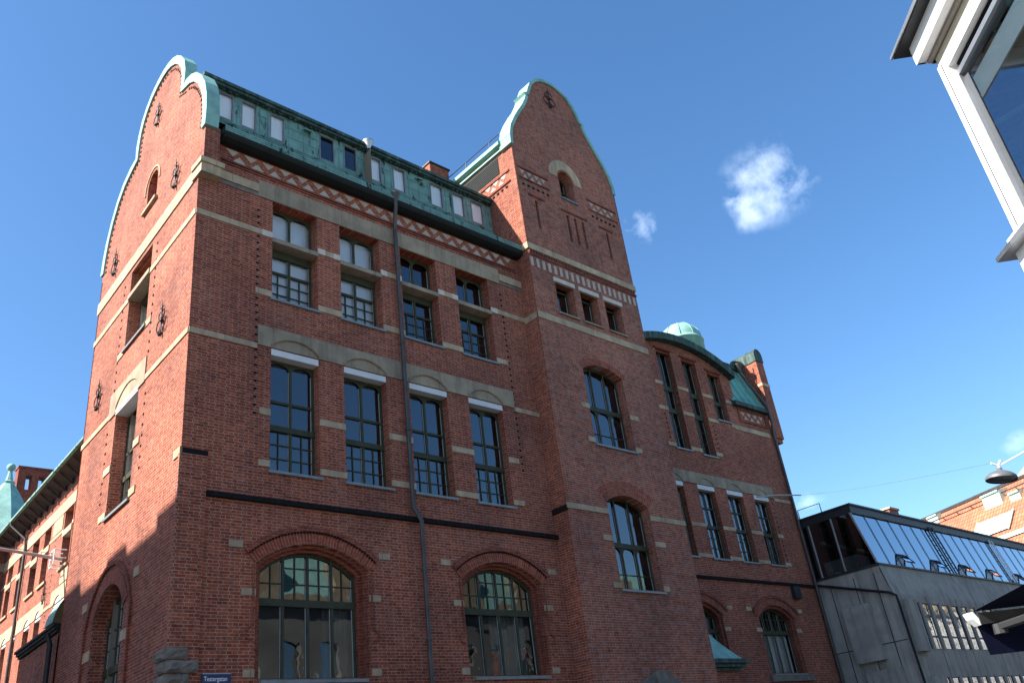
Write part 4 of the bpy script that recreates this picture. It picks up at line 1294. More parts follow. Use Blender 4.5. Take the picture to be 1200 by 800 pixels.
mb.panel(L, [(26.9, 12.72), (26.9, 13.48), (29.5, 13.48), (29.5, 12.72)], [opening(27.6, 28.9, 12.722, 13.06, 0.33)], 0.03, 0.05, 0.05)
mb.panel(L, [(30.7, 12.72), (30.7, 13.48), (41.6, 13.48), (41.6, 12.72)], [opening(a, b, 12.722, 13.06, 0.33) for a, b in lm[1:]], 0.03, 0.05, 0.05)
mb.build("lintel_course", M_STONE, LB)
band(LB, L, "stone_band", M_STONE, [(29.5, 30.7, 12.76, 12.92), (8.2, 26.9, 12.76, 12.92)])
mb = MB(); mb.box(L, 28.95, 30.7, 16.62, 17.42, -0.02, 0.03); mb.build("stone_panel", M_STONE, LB)
mb = MB(); mb.box(L, 26.9, 28.2, 13.55, 14.2, -0.02, 0.03); mb.build("stone_panel", M_STONE, LB)
mb = MB()
for a, b in ((24.2, 25.6), (27.2, 28.7), (31.0, 32.6), (33.3, 35.1), (36.6, 38.1), (39.0, 40.6)): mb.box(L, a, b, 14.32, 14.45, -0.02, 0.1)
mb.build("sill_stones", M_STONE, LB)
studs(LB, L, [(30.3, 9.5, 13.3, 0.3), (30.0, 13.6, 16.3, 0.3), (26.5, 9.5, 16.3, 0.3)])
wall_anchor(LB, L, 30.9, 13.75, 0.9)
# eaves with brackets
mb = MB()
mb.quad(L.p(8.2, 19.33, 0.85), L.p(41.6, 19.33, 0.85), L.p(41.6, 18.92, 0.0), L.p(8.2, 18.92, 0.0))
for k in range(28):
    u = 8.6 + k * 1.2
    mb.box(L, u, u + 0.12, 18.7, 19.1, 0.0, 0.12)
    mb.tube([L.p(u + 0.06, 18.72, 0.08), L.p(u + 0.06, 19.20, 0.72)], 0.06, 6)
mb.build("eave_soffit", M_WOODDK, LB)
mb = MB(); mb.box(L, 8.2, 41.7, 19.28, 19.40, 0.82, 0.98); mb.build("eave_gutter", M_COPPER_ST, LB)
mb = MB()
mb.quad(L.p(8.2, 19.40, 0.92), L.p(41.7, 19.40, 0.92), L.p(41.7, 23.2, -5), L.p(8.2, 23.2, -5))
mb.quad(L.p(8.2, 19.62, -11), L.p(41.7, 19.62, -11), L.p(41.7, 23.2, -5), L.p(8.2, 23.2, -5))
mb.build("roof", M_ROOFDK, LB)
mb = MB(); mb.tube([L.p(37.0, 19.3, 0.9), L.p(37.0, 19.1, 0.88), L.p(36.4, 18.2, 0.15), L.p(36.3, 17.6, 0.12), L.p(36.3, 0.2, 0.12)], 0.08, 8); mb.build("downpipe", M_PIPE, LB, True)
mb = MB()
for k in range(26): mb.box(L, 9.0 + k * 1.25, 9.12 + k * 1.25, 18.34, 18.46, 0, 0.07)
mb.build("corbel_row", M_BRICK_B, LB)
# projecting stair turret at its far end, with a copper spire
mb = MB()
mb.box(L, 41.6, 47.5, 0, 19.2, -4.0, 2.2)
tu = mb.build("turret", M_BRICK, LB)
mb = MB(); mb.box(L, 41.57, 47.5, 15.0, 15.5, -4.0, 2.24); mb.box(L, 41.57, 47.5, 17.6, 18.1, -4.0, 2.24); mb.build("stone_band", M_STONE, tu)
tcn = L.p(43.6, 0, 0.95) + Vector((0.75, -0.15, 0))
mb = MB()
prof = [(3.0, 19.3), (2.6, 20.0), (1.95, 21.1), (1.45, 22.1), (0.80, 23.2), (0.34, 23.9), (0.40, 24.0), (0.24, 24.1), (0.14, 24.6), (0.12, 24.8)]
mb.lathe(tcn, prof, 8); sp = mb.build("turret_spire", M_COPPER, LB)
mb = MB(); mb.lathe(tcn + UP * 25.05, [(0.28 * math.sin(t), -0.28 * math.cos(t)) for t in [k * math.pi / 10 for k in range(11)]], 14); mb.build("ball_finial", M_COPPER, sp, True)
# chimney stack with three open flues
CF = Frame(L.p(49.0, 0, -1.0), Vector((1, -0.02, 0)), Vector((-0.02, -1, 0)))
mb = MB()
cu0 = 0.30
mb.panel(CF, [(cu0, 18), (cu0 + 3.1, 18), (cu0 + 3.1, 27.2), (cu0, 27.2)], [opening(cu0 + 0.55 + k * 0.85, cu0 + 0.95 + k * 0.85, 25.6, 26.7) for k in range(3)], 0, 0.9)
mb.panel(CF, [(cu0, 18), (cu0 + 3.1, 18), (cu0 + 3.1, 27.2), (cu0, 27.2)], [opening(cu0 + 0.55 + k * 0.85, cu0 + 0.95 + k * 0.85, 25.6, 26.7) for k in range(3)], -0.9)
mb.box(CF, cu0 - 0.06, cu0 + 3.16, 27.2, 27.35, -0.96, 0.06); mb.box(CF, cu0 - 0.05, cu0 + 3.15, 25.1, 25.3, -0.95, 0.05)
for u in (cu0, cu0 + 3.1): mb.quad(CF.p(u, 18, 0), CF.p(u, 27.2, 0), CF.p(u, 27.2, -0.9), CF.p(u, 18, -0.9))
mb.build("chimney", M_BRICK_B, LB)

# low annex against the gable
AX = thing("brick_annex", "low dark brick annex with black cornice tucked behind the gable corner in shade", "annex", (0.5, 10.5, 0))
GX = Frame(G.o, G.a, G.n)
mb = MB()
mb.panel(G, [(8.62, 0), (12.7, 0), (12.7, 7.25), (8.62, 7.25)], [opening(9.6, 11.9, 3.2, 5.6)], 0.03, 0.3)
mb.quad(G.p(12.7, 0, 0.03), G.p(12.7, 0, -4.2), G.p(12.7, 7.25, -4.2), G.p(12.7, 7.25, 0.03))
mb.build("wall", M_BRICK, AX)
window(AX, G, 9.6, 11.9, 3.2, 5.6, 0, 0.3, (0.33, 0.67), bars=((4.6, 0.1),), gl=M_GLASS_D)
mb = MB(); mb.box(G, 9.4, 12.1, 5.6, 5.85, -0.02, 0.06); mb.build("lintel", M_LINTEL, AX)
mb = MB()
mb.box(G, 8.64, 12.9, 7.30, 7.38, -0.02, 0.08); mb.box(G, 8.64, 12.95, 7.38, 7.47, -4.2, 0.13); mb.box(G, 8.64, 13.0, 7.47, 7.54, -4.2, 0.18)
mb.build("cornice", M_GUTTER, AX)
mb = MB()
for k in range(6):
    t0, t1 = k / 6, (k + 1) / 6
    f = lambda t: (0.22 - 0.9 * t ** 1.6, 7.56 + 1.05 * math.sin(t * math.pi / 2))
    (d0, z0), (d1, z1) = f(t0), f(t1)
    mb.quad(G.p(8.62, z0, d0), G.p(9.5 - 0.3 * t0, z0, d0), G.p(9.5 - 0.3 * t1, z1, d1), G.p(8.62, z1, d1))
    mb.quad(G.p(9.5 - 0.3 * t0, z0, d0), G.p(10.0 - 0.3 * t0, z0, -1.5), G.p(10.0 - 0.3 * t1, z1, -1.5), G.p(9.5 - 0.3 * t1, z1, d1))
mb.build("copper_cap", M_COPPER, AX)
mb = MB(); mb.tube([G.p(8.9, 7.3, 0.26), G.p(8.9, 7.0, 0.15), G.p(8.9, 0.2, 0.13)], 0.075, 8); mb.build("downpipe", M_DARKMETAL, AX, True)
mb = MB(); mb.box(G, 8.62, 12.7, 7.2, 7.3, -4.2, 0.0); mb.build("roof", M_ROOFDK, AX)

# flagpole
FP = thing("flagpole", "pale flagpole on a white tube bracket sticking out from the left brick wing", "flagpole", tuple(L.p(27.9, 15.2, 0.1)))
mb = MB()
fa = L.p(27.9, 14.75, 0.1)
fd = (L.n + UP * 0.10 - L.a * 0.05).normalized()
mb.tube([fa, fa + fd * 7.5], 0.085, 10, True, 0.06); mb.build("pole", M_FLAG, FP, True)
mb = MB()
for u in (27.6, 28.3):
    for z in (14.35, 15.15):
        mb.tube([L.p(u, z, 0.0), L.p(u, z, 0.55)], 0.028, 6)
    mb.tube([L.p(u, 14.35, 0.55), L.p(u, 15.15, 0.55)], 0.028, 6)
    mb.tube([L.p(u, 14.75, 0.55), L.p(u, 14.75, 0.0)], 0.025, 6)
for z in (14.35, 14.75, 15.15): mb.tube([L.p(27.6, z, 0.55), L.p(28.3, z, 0.55)], 0.028, 6)
mb.build("bracket", M_WHITE, FP)
mb = MB(); mb.tube([L.p(28.2, 15.1, 0.55), fa + fd * 5.5], 0.015, 5); mb.build("stay_wire", M_PIPE, FP)

# ------------------------------------------------------------------ grey concrete building on the right
CB = thing("concrete_building", "low grey concrete building with slanted blue skylight band beside the brick wing", "building", (40, -1, 0))
YC = -1.30
C = Frame((0, YC, 0), (1, 0, 0), (0, -1, 0))
XL, XR = 31.42, 75.0
CS = Frame((XL, 0, 0), (0, 1, 0), (-1, 0, 0))
r1 = [(32.95 + k * 1.05, 33.48 + k * 1.05) for k in range(30)]
holes = []
for k, (a, b) in enumerate(r1):
    holes.append(opening(a + 0.02, b + 0.22, 5.22, 7.25))
    holes.append(opening(a + 0.65, b + 0.85, 2.2, 4.05))
mb = MB()
mb.panel(C, [(XL, 0), (XR, 0), (XR, 7.55), (XL, 7.55)], holes, 0, 0.06)
# battered parapet panels between the windows and the glass
mb.quad(C.p(XL, 7.55, 0), C.p(XR, 7.55, 0), C.p(XR, 8.90, -0.26), C.p(XL, 8.90, -0.26))
mb.panel(CS, [(YC, 0), (2.2, 0), (2.2, 8.62), (YC + 0.26, 8.62), (YC + 0.02, 7.55), (YC, 7.55)], (), 0)
mb.quad(CS.p(YC + 0.26, 8.62, 0), CS.p(2.2, 8.62, 0), CS.p(2.2, 8.90, 0), CS.p(YC + 0.26, 8.90, 0))
mb.build("concrete_wall", M_CONC, CB)
mb = MB()
mb.box(C, 31.95, 32.85, 5.10, 7.30, 0.0, 0.28); mb.box(C, 32.4, 33.4, 1.6, 4.1, 0.0, 0.28)
mb.box(CS, -0.15, 1.15, 5.0, 7.40, 0.0, 0.24); mb.box(CS, -0.8, 0.9, 1.5, 4.6, 0.0, 0.24)
mb.build("concrete_panel", M_CONC, CB)
mb = MB()
for x in (34.6, 37.9, 41.3, 45.5, 50): mb.box(C, x - 0.035, x + 0.035, 0, 7.55, -0.01, 0.006)
for u in (1.5, 0.3, -0.7): mb.box(CS, u - 0.02, u + 0.02, 0, 8.6, -0.01, 0.006)
mb.box(CS, YC, 2.2, 5.6, 5.64, -0.01, 0.007); mb.box(CS, YC, 2.2, 3.2, 3.24, -0.01, 0.007)
mb.build("panel_joints", M_DARKMETAL, CB)
for k, (a, b) in enumerate(r1[:14]):
    for u, za, zb in ((b + 0.25, 5.15, 7.32), (b + 0.88, 2.1, 4.1)):
        mb = MB(); mb.box(C, u, u + 0.04, za, zb, -0.03, 0.006); mb.build("fin", M_DARKMETAL, CB)
for k, (a, b) in enumerate(r1):
    for q, (dx, z0, z1) in enumerate(((0.02, 5.22, 7.25), (0.65, 2.2, 4.05))):
        bb = b + dx + 0.20
        aa = a + dx
        mb = MB(); outline_frame(mb, C, aa, bb, z0, z1, 0, 0.04, -0.06, -0.03)
        zz = z0 + (z1 - z0) * (0.72 if q == 0 else 0.68)
        mb.box(C, aa, bb, zz - 0.05, zz + 0.05, -0.06, -0.025); mb.box(C, aa, bb, z0 + 0.52, z0 + 0.6, -0.06, -0.025)
        wo = mb.build("window", M_DARKMETAL, CB)
        gb = MB(); gb.panel(C, opening(aa, bb, z0, z1), (), -0.045); gb.build("glass", M_GLASS_MIRROR, wo)
# slanted glazing
y0, z0, y1, z1 = YC + 0.26, 8.97, YC + 0.82, 11.46
sl = lambda x, t, o=0.0: Vector((x, y0 + (y1 - y0) * t - o, z0 + (z1 - z0) * t + o * 0.22))
mb = MB(); mb.quad(sl(XL, 0), sl(XR, 0), sl(XR, 1), sl(XL, 1)); mb.build("skylight_glass", M_GLASS_SKY, CB)
mb = MB()
x = XL + 0.04
k = 0
while x < XR:
    mb.tube([sl(x, 0, 0.02), sl(x, 1, 0.02)], 0.015, 4); x += 1.22
mb.build("skylight_bars", M_DARKMETAL, CB)
mb = MB()
mb.quad(CS.p(y0 + 0.02, z0, -0.02), CS.p(2.2, z0, -0.02), CS.p(2.2, z1, -0.02), CS.p(y1, z1, -0.02)); mb.build("end_glass", M_GLASS_D, CB)
mb = MB()
for u in (0.55, 1.75):
    mb.box(CS, u - 0.03, u + 0.03, z0, z1, -0.04, 0.02)
mb.tube([CS.p(y0, z0, 0), CS.p(y1, z1, 0)], 0.06, 4)
mb.build("end_mullions", M_ALU, CB)
mb = MB()
mb.box(CS, YC + 0.80, 2.3, 11.46, 11.80, -0.1, 0.04); mb.box(X0, XL - 0.02, XR, 11.46, 11.80, -(YC + 1.0), -(YC + 0.74))
mb.box(X0, XL - 0.10, XR, 11.80, 11.88, -9.0, -(YC + 0.66))
mb.box(X0, XL - 0.03, XR, 8.90, 8.97, -(YC + 0.6), -(YC + 0.18)); mb.box(CS, YC + 0.2, 2.25, 8.86, 8.97, -0.05, 0.05)
mb.box(X0, 33.5, 36.0, 11.88, 12.2, -5.0, -4.0)
mb.build("roof_edge", M_DARKMETAL, CB)
for xw in (33.9, 37.6, 41.0, 44.6, 48.5, 52.5):
    mb = MB()
    a = [sl(xw, 0.24, 0.03), sl(xw + 0.9, 0.24, 0.03), sl(xw + 0.9, 0.05, 0.26), sl(xw, 0.05, 0.26)]
    mb.quad(*a)
    wo = mb.build("open_vent", M_GLASS_SKY, CB)
    fr_ = MB()
    nrm = (a[1] - a[0]).cross(a[3] - a[0]).normalized()
    for p, q in ((0, 1), (1, 2), (2, 3), (3, 0)):
        e = (a[q] - a[p]).normalized(); t = nrm.cross(e) * 0.035
        fr_.poly([a[p] - t - nrm * .02, a[q] - t - nrm * .02, a[q] + t - nrm * .02, a[p] + t - nrm * .02])
        fr_.poly([a[p] - t + nrm * .02, a[q] - t + nrm * .02, a[q] + t + nrm * .02, a[p] + t + nrm * .02])
        fr_.poly([a[p] - t - nrm * .02, a[q] - t - nrm * .02, a[q] - t + nrm * .02, a[p] - t + nrm * .02])
    fr_.build("vent_frame", M_DARKMETAL, wo)
for xw in (39.6, 47.6):
    mb = MB()
    for dx in (0.0, 0.42):
        mb.tube([sl(xw + dx, 0, 0.12), sl(xw + dx, 1.03, 0.12)], 0.04, 6)
    for t in [q / 9 for q in range(10)]: mb.tube([sl(xw, t, 0.12), sl(xw + 0.42, t, 0.12)], 0.018, 5)
    mb.build("roof_ladder", M_DARKMETAL if xw < 45 else M_ALU, CB)
mb = MB()
mb.tube([CS.p(2.15, 8.72, 0.08), CS.p(YC + 0.1, 7.62, 0.12), C.p(XL - 0.02, 7.45, 0.12), C.p(XL + 0.02, 7.1, 0.12), C.p(XL + 0.1, 0.2, 0.12)], 0.055, 8)
mb.build("drain_pipe", M_IRON, CB, True)
mb = MB()
mb.quad(Vector((XL + 0.3, 3.5, 8.9)), Vector((XR, 3.5, 8.9)), Vector((XR, 3.5, 11.5)), Vector((XL + 0.3, 3.5, 11.5)))
mb.quad(Vector((XL + 0.1, -1.0, 8.88)), Vector((XR, -1.0, 8.88)), Vector((XR, 3.5, 8.88)), Vector((XL + 0.1, 3.5, 8.88)))
mb.box(X0, XL + 0.2, XR, 4.3, 4.6, -3.5, -(YC + 0.6)); mb.box(X0, XL + 0.2, XR, 0, 8.8, -3.4, -(YC + 3.0))
mb.quad(Vector((XL + 0.1, -0.4, 11.44)), Vector((XR, -0.4, 11.44)), Vector((XR, 3.5, 11.44)), Vector((XL + 0.1, 3.5, 11.44)))
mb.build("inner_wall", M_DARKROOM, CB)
mb = MB(); mb.box(Frame((32.2, 0.2, 0), (0, 1, 0), (-1, 0, 0)), 0.0, 1.7, 8.95, 9.75, -1.2, 0.0); mb.build("crate_stack", M_CURTAIN, CB)
mb = MB(); mb.tube([Vector((31.5, 0.9, 11.9)), Vector((31.5, 0.9, 12.35)), Vector((31.5, 2.1, 12.35)), Vector((31.5, 2.1, 11.9))], 0.025, 6); mb.build("roof_rail", M_IRON, CB)
CH2 = Frame((45.1, 3.4, 0), (1, 0, 0), (0, -1, 0))
mb = MB(); mb.box(CH2, 0, 1.2, 11.0, 14.4, -0.9, 0.0); c2 = mb.build("chimney", M_BRICK, CB)
mb = MB(); mb.solid(CH2, [(-0.08, 14.4), (1.28, 14.4), (1.22, 14.52), (-0.02, 14.52)], -0.98, 0.08); mb.build("chimney_cap", M_STONE, c2)

# ------------------------------------------------------------------ red-tiled building far right
TB = thing("tiled_roof_building", "distant building with steep orange tiled roof, pale copper dormers and brick chimney", "building", (66, 6, 0))
az = math.radians(23)
RA = Vector((math.sin(az), math.cos(az), 0)); RN = Vector((-math.cos(az), math.sin(az), 0))
RO = Vector((65.0, 1.2, 0))
K = Frame(RO, RA, RN)
RZ = 18.4
mb = MB()
def rp(u, t, o=0.0): return K.p(u, RZ - 9.0 * t + 0.6 * o, 7.5 * t + 0.8 * o)
uvq = [(-3, 0), (60, 0), (60, 11.7), (-3, 11.7)]
mb.quad(rp(-3, 0), rp(60, 0), rp(60, 1), rp(-3, 1), uvq)
mb.quad(K.p(-3, RZ, 0), K.p(60, RZ, 0), K.p(60, RZ - 9, -7.5), K.p(-3, RZ - 9, -7.5), uvq)
mb.build("tiled_roof", M_TILE, TB)
mb = MB(); mb.box(K, -3, 60, 0, RZ - 9.0, -7.0, 7.0); mb.build("wall", M_RENDER, TB)
mb = MB(); mb.tube([rp(-3, 0, 0.05), rp(60, 0, 0.05)], 0.16, 6); mb.tube([rp(-3, 0.10, 0.35), rp(60, 0.10, 0.35)], 0.06, 5)
for k in range(40): mb.tube([rp(-3 + k * 1.5, 0.10, 0.0), rp(-3 + k * 1.5, 0.10, 0.36)], 0.04, 4)
mb.build("ridge_rail", M_PIPE, TB)
M_PALECU = copper("copper_pale", base=(0.40, 0.60, 0.50), dark=0.0, p0=0.8, p1=0.95)
def dormer(u0, u1, t0, t1, h, name="roof_dormer"):
    mb = MB()
    h = 9.0 * (t1 - t0) * 0.86
    a, b = rp(u0, t1, 0.0), rp(u1, t1, 0.0)
    c, d = b + UP * h, a + UP * h
    e, f = rp(u1, t0, 0.05), rp(u0, t0, 0.05)
    mb.quad(a, b, c, d); mb.quad(d, c, e, f)
    mb.poly([a, d, f]); mb.poly([b, c, e])
    lip = K.n * 0.12
    mb.quad(d + lip, c + lip, c - K.n * 0.3 + UP * 0.06, d - K.n * 0.3 + UP * 0.06); mb.quad(d + lip, c + lip, c + lip - UP * 0.12, d + lip - UP * 0.12)
    return mb.build(name, M_PALECU, TB)
DORM = [(1.3, 3.0, 0.03, 0.17, 0.9), (-0.5, 0.45, 0.11, 0.19, 0.5), (8.3, 9.4, 0.0, 0.09, 0.7)]
for q in DORM: dormer(*q)
mb = MB(); mb.quad(rp(-0.1, 0.285, 0.12), rp(3.3, 0.285, 0.12), rp(3.3, 0.43, 0.12), rp(-0.1, 0.43, 0.12))
for u in (-0.1, 3.3): mb.tube([rp(u, 0.28, 0.14), rp(u, 0.44, 0.14)], 0.09, 4)
for k in range(8): mb.tube([rp(0.3 + k * 0.4, 0.285, 0.14), rp(0.3 + k * 0.4, 0.43, 0.14)], 0.02, 4)
mb.build("roof_panel", M_PALECU, TB)
mb = MB(); mb.quad(rp(-3, 0.475, 0.10), rp(0.9, 0.475, 0.10), rp(0.9, 0.515, 0.12), rp(-3, 0.515, 0.12)); mb.build("roof_flashing", M_PALECU, TB)
# chimney
CH3 = Frame((65.4, 0.35, 0), RA, RN)
mb = MB(); mb.box(CH3, 0, 1.7, 8, 18.6, -1.3, 0); c3 = mb.build("chimney", M_BRICK, TB)
mb = MB()
ap = CH3.p(0.85, 19.6, -0.65)
cs_ = [CH3.p(-0.15, 18.6, 0.15), CH3.p(1.85, 18.6, 0.15), CH3.p(1.85, 18.6, -1.45), CH3.p(-0.15, 18.6, -1.45)]
for k in range(4): mb.poly([cs_[k], cs_[(k + 1) % 4], ap])
mb.build("chimney_cap", M_STONE, c3)

# ------------------------------------------------------------------ corner building with bay window, top right
BW = thing("bay_window_building", "corner building with white framed glass bay window jutting out overhead", "building", (2.5, -20.0, 0))
DA = Vector((0.725, 0.689, 0)).normalized(); DB = Vector((0.689, -0.725, 0)).normalized()
BO = Vector((-1.55, -17.49, 0))
Y = Frame(BO, -DA, -DB)                        # u runs back towards the camera, outward is to the left
Z2 = Frame(BO, DB, DA)                         # the short face that looks away from the camera
mb = MB()
mb.box(Y, 0.0, 0.12, 4.50, 6.02, -0.10, 0.0); mb.box(Y, 0.12, 3.0, 5.92, 6.02, -0.10, 0.0); mb.box(Y, 0.12, 3.0, 4.50, 4.58, -0.10, 0.0)
mb.box(Z2, 0.12, 1.2, 5.92, 6.02, -0.10, 0.0); mb.box(Z2, 0.12, 1.2, 4.50, 4.58, -0.10, 0.0); mb.box(Z2, 1.1, 1.2, 4.58, 5.92, -0.10, 0.0)
bf = mb.build("bay_frame", M_WHITE, BW)
mb = MB()
mb.box(Y, 0.058, 0.066, 4.52, 6.0, -0.02, 0.003); mb.box(Y, 0.15, 3.0, 5.895, 5.915, -0.09, -0.05)
mb.build("weather_strip", M_SOOT, bf)
mb = MB(); mb.box(Y, 0.122, 0.15, 4.58, 5.86, -0.11, -0.03); mb.box(Y, 0.15, 3.0, 5.81, 5.85, -0.11, -0.03); mb.build("sash_rail", M_ALU, bf)
mb = MB(); mb.quad(Y.p(0.15, 4.58, -0.06), Y.p(3.0, 4.58, -0.06), Y.p(3.0, 5.9, -0.06), Y.p(0.15, 5.9, -0.06))
mb.build("bay_glass", M_GLASS_BAY, bf)
mb = MB(); mb.quad(Z2.p(0.12, 4.58, -0.06), Z2.p(1.1, 4.58, -0.06), Z2.p(1.1, 5.9, -0.06), Z2.p(0.12, 5.9, -0.06)); mb.build("end_glass", M_GLASS_TINT, bf)
mb = MB(); mb.box(Y, 0.20, 3.0, 5.56, 5.72, -0.085, -0.078); mb.box(Y, 0.20, 3.0, 5.53, 5.56, -0.09, -0.074); mb.build("pale_band", M_WHITE, bf)  # pale band behind the bay glass, with a bottom bar
mb = MB(); mb.box(Y, 0.02, 3.0, 6.02, 6.10, -0.30, -0.005); mb.box(Z2, 0.02, 1.2, 6.02, 6.10, -0.30, -0.005); mb.build("head_board", M_TAN, BW)
mb = MB(); mb.box(Y, -0.02, 3.0, 6.10, 6.16, -0.6, 0.03); mb.box(Z2, 0.0, 1.2, 6.10, 6.158, -0.6, 0.03); mb.build("soffit", M_SOFFIT, BW)
mb = MB(); mb.box(Y, -0.05, 3.0, 6.13, 6.30, 0.032, 0.10); mb.box(Z2, -0.09, 1.2, 6.13, 6.30, 0.032, 0.05); mb.build("fascia_board", M_WHITE, BW)
mb = MB(); mb.box(Y, -0.14, 3.0, 6.30, 6.34, -1.5, 0.19); mb.build("bay_roof", M_DARKMETAL, BW)
mb = MB(); mb.box(Y, -0.155, 3.0, 6.31, 6.335, 0.19, 0.205); mb.build("roof_trim", M_ALU, BW)
mb = MB(); mb.box(Y, -0.12, 3.0, 4.40, 4.43, -0.10, 0.12); mb.box(Z2, -0.12, 1.2, 4.402, 4.43, -0.10, 0.12); mb.build("sill_flashing", M_ALU, BW)
mb = MB(); mb.box(Y, -0.02, 3.0, 4.43, 4.50, -0.10, 0.06); mb.box(Y, -0.03, 3.0, 4.18, 4.40, -0.10, 0.035); mb.box(Z2, -0.02, 1.2, 4.18, 4.40, -0.10, 0.03); mb.box(Y, 0, 3.0, 4.10, 4.18, -1.2, 0.0); mb.build("sill_board", M_WHITE, BW)
mb = MB(); mb.box(Y, 0.4, 3.0, 4.2, 6.1, -1.3, -1.2); mb.box(Z2, 0.3, 1.3, 4.2, 6.1, -1.6, -1.5); mb.build("room_wall", M_PLASTER, BW)
mb = MB(); mb.box(Y, 0.05, 24.0, 0, 9.2, -11.0, -1.25); mb.build("rendered_wall", M_RENDER, BW)
mb = MB(); mb.box(Y, -0.5, 24.5, 9.2, 9.5, -12.0, -0.62); mb.build("main_eave", M_SOFFIT, BW)
mb = MB(); mb.box(Y, -0.55, 24.5, 9.5, 9.56, -12.0, -0.56); mb.build("main_roof", M_WHITE, BW)

# awning on the same building's short side
AWO = Vector((-0.42, -15.95, 0))
AZ = math.radians(127)
AF = Frame(AWO, (math.sin(AZ), math.cos(AZ), 0), (-math.cos(AZ), math.sin(AZ), 0))                        # u along the front bar
AWN = thing("awning", "dark navy canvas awning with white-capped front bar reaching in at the right edge", "awning", (0.0, -17.0, 2.6))
mb = MB()
mb.quad(AF.p(0.02, 2.46, -0.05), AF.p(4.0, 2.46, -0.05), AF.p(4.0, 2.60, -1.9), AF.p(0.02, 2.60, -1.9))
mb.quad(AF.p(0.02, 2.455, -0.05), AF.p(4.0, 2.455, -0.05), AF.p(4.0, 2.595, -1.9), AF.p(0.02, 2.595, -1.9))
mb.build("canvas", M_NAVY, AWN)
mb = MB()
n = 24
for k in range(n):
    u0, u1 = 0.03 + 3.9 * k / n, 0.03 + 3.9 * (k + 1) / n
    w0, w1 = 0.015 * math.sin(k * 1.3), 0.015 * math.sin((k + 1) * 1.3)
    mb.quad(AF.p(u0, 2.36, 0.0), AF.p(u1, 2.36, 0.0), AF.p(u1 + 0.02, 2.15, w1), AF.p(u0 + 0.02, 2.15, w0))
mb.build("valance", M_NAVY, AWN)
mb = MB(); mb.box(AF, 0.03, 4.0, 2.36, 2.44, -0.06, 0.03); mb.build("front_bar", M_DARKMETAL, AWN)
mb = MB(); mb.solid(AF, [(0.0, 2.455), (-0.035, 2.45), (-0.02, 2.405), (0.025, 2.355), (0.085, 2.37), (0.03, 2.405)], -0.05, 0.03); mb.build("end_cap", M_WHITE, AWN)
mb = MB(); mb.tube([AF.p(0.16, 2.33, -0.06), AF.p(0.22, 2.35, -0.95), AF.p(0.20, 2.42, -1.85)], 0.032, 6); mb.lathe(AF.p(0.16, 2.28, -0.06), [(0.001, 0), (0.05, 0.0), (0.05, 0.07), (0.001, 0.07)], 10); mb.build("folding_arm", M_GREYARM, AWN)

# ------------------------------------------------------------------ hanging street lamp and its cables
LC = Vector((11.75, -12.97, 6.20))
LP = thing("street_lamp", "grey domed street lamp hung on span wires at the right, tilted towards the road", "street lamp", tuple(LC))
ax = Vector((0.10, -0.14, 1.0)).normalized()
mb = MB()
mb.lathe(LC, [(0.30, -0.03), (0.305, 0.0), (0.28, 0.05), (0.22, 0.10), (0.13, 0.145), (0.07, 0.16), (0.055, 0.17), (0.05, 0.22), (0.0, 0.22)], 28, ax)
mb.lathe(LC, [(0.285, -0.028), (0.30, -0.03)], 28, ax); mb.build("shade", M_LAMP, LP, True)
mb = MB(); mb.lathe(LC, [(0.0, -0.045), (0.15, -0.04), (0.25, -0.02), (0.285, 0.0)], 28, ax); mb.build("lens", M_LENS, LP, True)
mb = MB()
tp = LC + ax * 0.22
cr = R_.copy(); cr.z = 0; cr.normalize()
mb.tube([tp, tp + UP * 0.05], 0.03, 8)
mb.tube([tp + UP * 0.05, tp + UP * 0.12 - cr * 0.13], 0.022, 6); mb.tube([tp + UP * 0.05, tp + UP * 0.16 + cr * 0.08], 0.022, 6)
mb.build("hanger", M_WHITE, LP)
SW = thing("span_wire", "thin span wire and white power cable holding the hanging street lamp", "cable", tuple(W.p(28.3, 12.66, 0.05)))
mb = MB()
a, b = W.p(28.3, 12.70, 0.06), tp + UP * 0.12 - cr * 0.13
pts = [a.lerp(b, k / 20) - UP * 0.5 * math.sin(math.pi * k / 20) * 0.4 for k in range(21)]
mb.tube(pts, 0.0035, 5); mb.build("steel_wire", M_ALU, SW)
mb = MB(); mb.tube([W.p(28.3, 12.70, 0.06), W.p(29.8, 12.86, 0.35), W.p(31.3, 12.95, 0.6)], 0.03, 6); mb.build("wire_sleeve", M_TAN, SW)
mb = MB()
b2 = tp + UP * 0.06 + cr * 0.05
far = Vector((15.8, -20.5, 8.0))
pts = [b2.lerp(far, (k / 16)) + UP * 0.42 * math.sin(math.pi * k / 16) for k in range(17)]
mb.tube(pts, 0.014, 6); mb.build("power_cable", M_CABLE, SW)

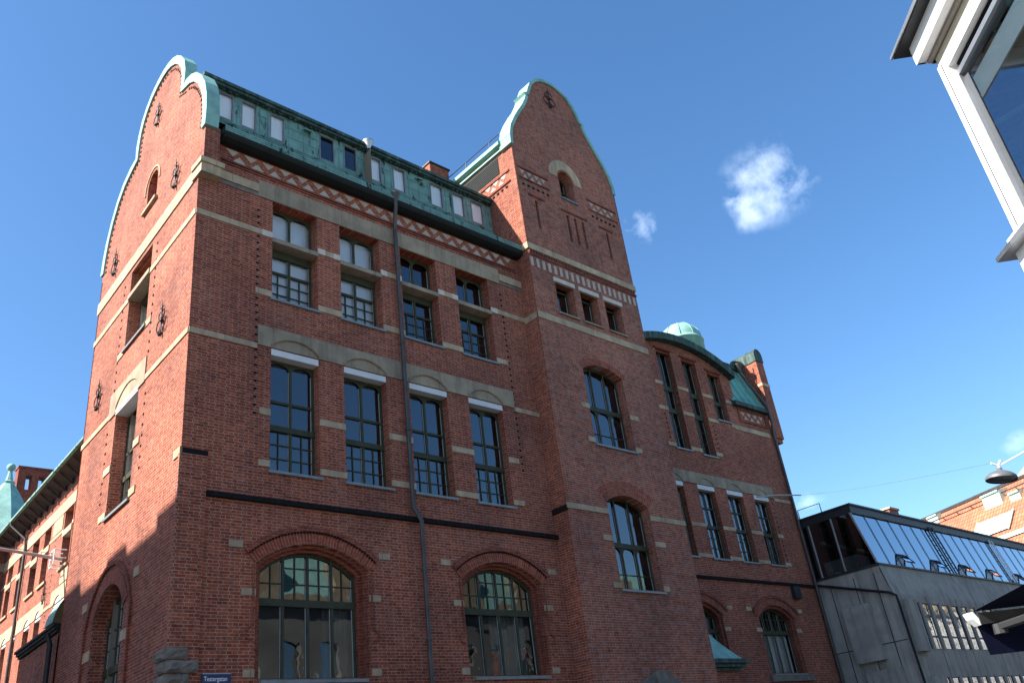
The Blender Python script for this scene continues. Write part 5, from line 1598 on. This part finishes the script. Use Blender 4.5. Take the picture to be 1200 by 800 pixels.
# ------------------------------------------------------------------ buildings across the streets (outside the picture: they shade the gable and show in the panes; the last two are added for their effect on light)
SB = thing("street_building", "tall rendered town building across the side street whose chimneys shade the gable", "building", (-20, 20, 0))
S_ = Frame((-15.0, 0, 0), (0, 1, 0), (1, 0, 0))
mb = MB()
hs = [opening(4.0 + k * 3.0, 5.3 + k * 3.0, 2 + 4 * q, 4.2 + 4 * q) for k in range(11) for q in range(5)]
mb.panel(S_, [(2.0, 0), (40, 0), (40, 21.3), (2.0, 21.3)], hs, 0, 0.25)
mb.box(S_, 2.0, 40, 0, 21.28, -10, -0.3)
mb.build("wall", M_RENDER, SB)
mb = MB(); mb.box(S_, 1.9, 40.2, 21.3, 21.42, -10.2, 0.0); mb.build("roof", M_ROOFDK, SB)
for a, b, h in ((12.95, 14.5, 0.42), (9.2, 10.65, 0.34), (2.0, 7.05, 0.34)):
    mb = MB(); mb.box(S_, a, b, 21.42, 21.42 + h, -0.9, -0.02); mb.build("chimney", M_BRICK, SB)
def square_house(label, x0, x1, y, h, cop, wallm):
    PB = thing("town_building", label, "building", ((x0 + x1) / 2, y - 5, 0))
    Q = Frame((0, y, 0), (1, 0, 0), (0, 1, 0))
    n = int((x1 - x0 - 1.5) / 2.6)
    hs = [opening(x0 + 0.9 + k * 2.6, x0 + 2.2 + k * 2.6, 1.5 + 3.6 * q, 3.9 + 3.6 * q, 0.2, 6) for k in range(n) for q in range(int(h / 3.7))]
    mb = MB(); mb.panel(Q, [(x0, 0), (x1, 0), (x1, h), (x0, h)], hs, 0, 0.3); mb.build("wall", wallm, PB)
    mb = MB(); mb.box(Q, x0, x1, 0, h - 0.1, -9, -0.35); mb.build("inner_wall", M_GLASS_SKY, PB)
    mb = MB(); mb.box(Q, x0 - 0.2, x1 + 0.2, h - 0.1, h + 0.3, -0.3, 0.4); mb.build("cornice", M_STONE, PB)
    mb = MB()
    mb.quad(Q.p(x0, h + 0.3, 0.2), Q.p(x1, h + 0.3, 0.2), Q.p(x1, h + 3.6, -1.8), Q.p(x0, h + 3.6, -1.8))
    mb.quad(Q.p(x0, h + 3.6, -1.8), Q.p(x1, h + 3.6, -1.8), Q.p(x1, h + 4, -9), Q.p(x0, h + 4, -9)); mb.build("mansard_roof", cop, PB)
    for k in range(int((x1 - x0 - 2) / 5)):
        mb = MB(); mb.box(Q, x0 + 2 + k * 5, x0 + 3.6 + k * 5, h + 0.4, h + 2.6, -1.4, 0.15); mb.build("roof_dormer", M_STONE, PB)
square_house("pale rendered building with green copper mansard across the square", 14, 56, -27.0, 13.2, M_COPPER, M_RENDER2)
square_house("added long white building, unseen along the square, reflected bright in the concrete building panes", 62, 140, -27.0, 15.0, M_ROOFDK, M_RENDER)  # unseen; added to give the concrete building's windows a bright reflection
square_house("added unseen building with dark mansard roof behind the viewer, blocking low sky", -34, -4, -31.0, 15.0, M_ROOFDK, M_RENDER2)  # unseen; added to cut low-sky fill on the street front

for o in bpy.data.objects:
    if '_w' in o: del o['_w']
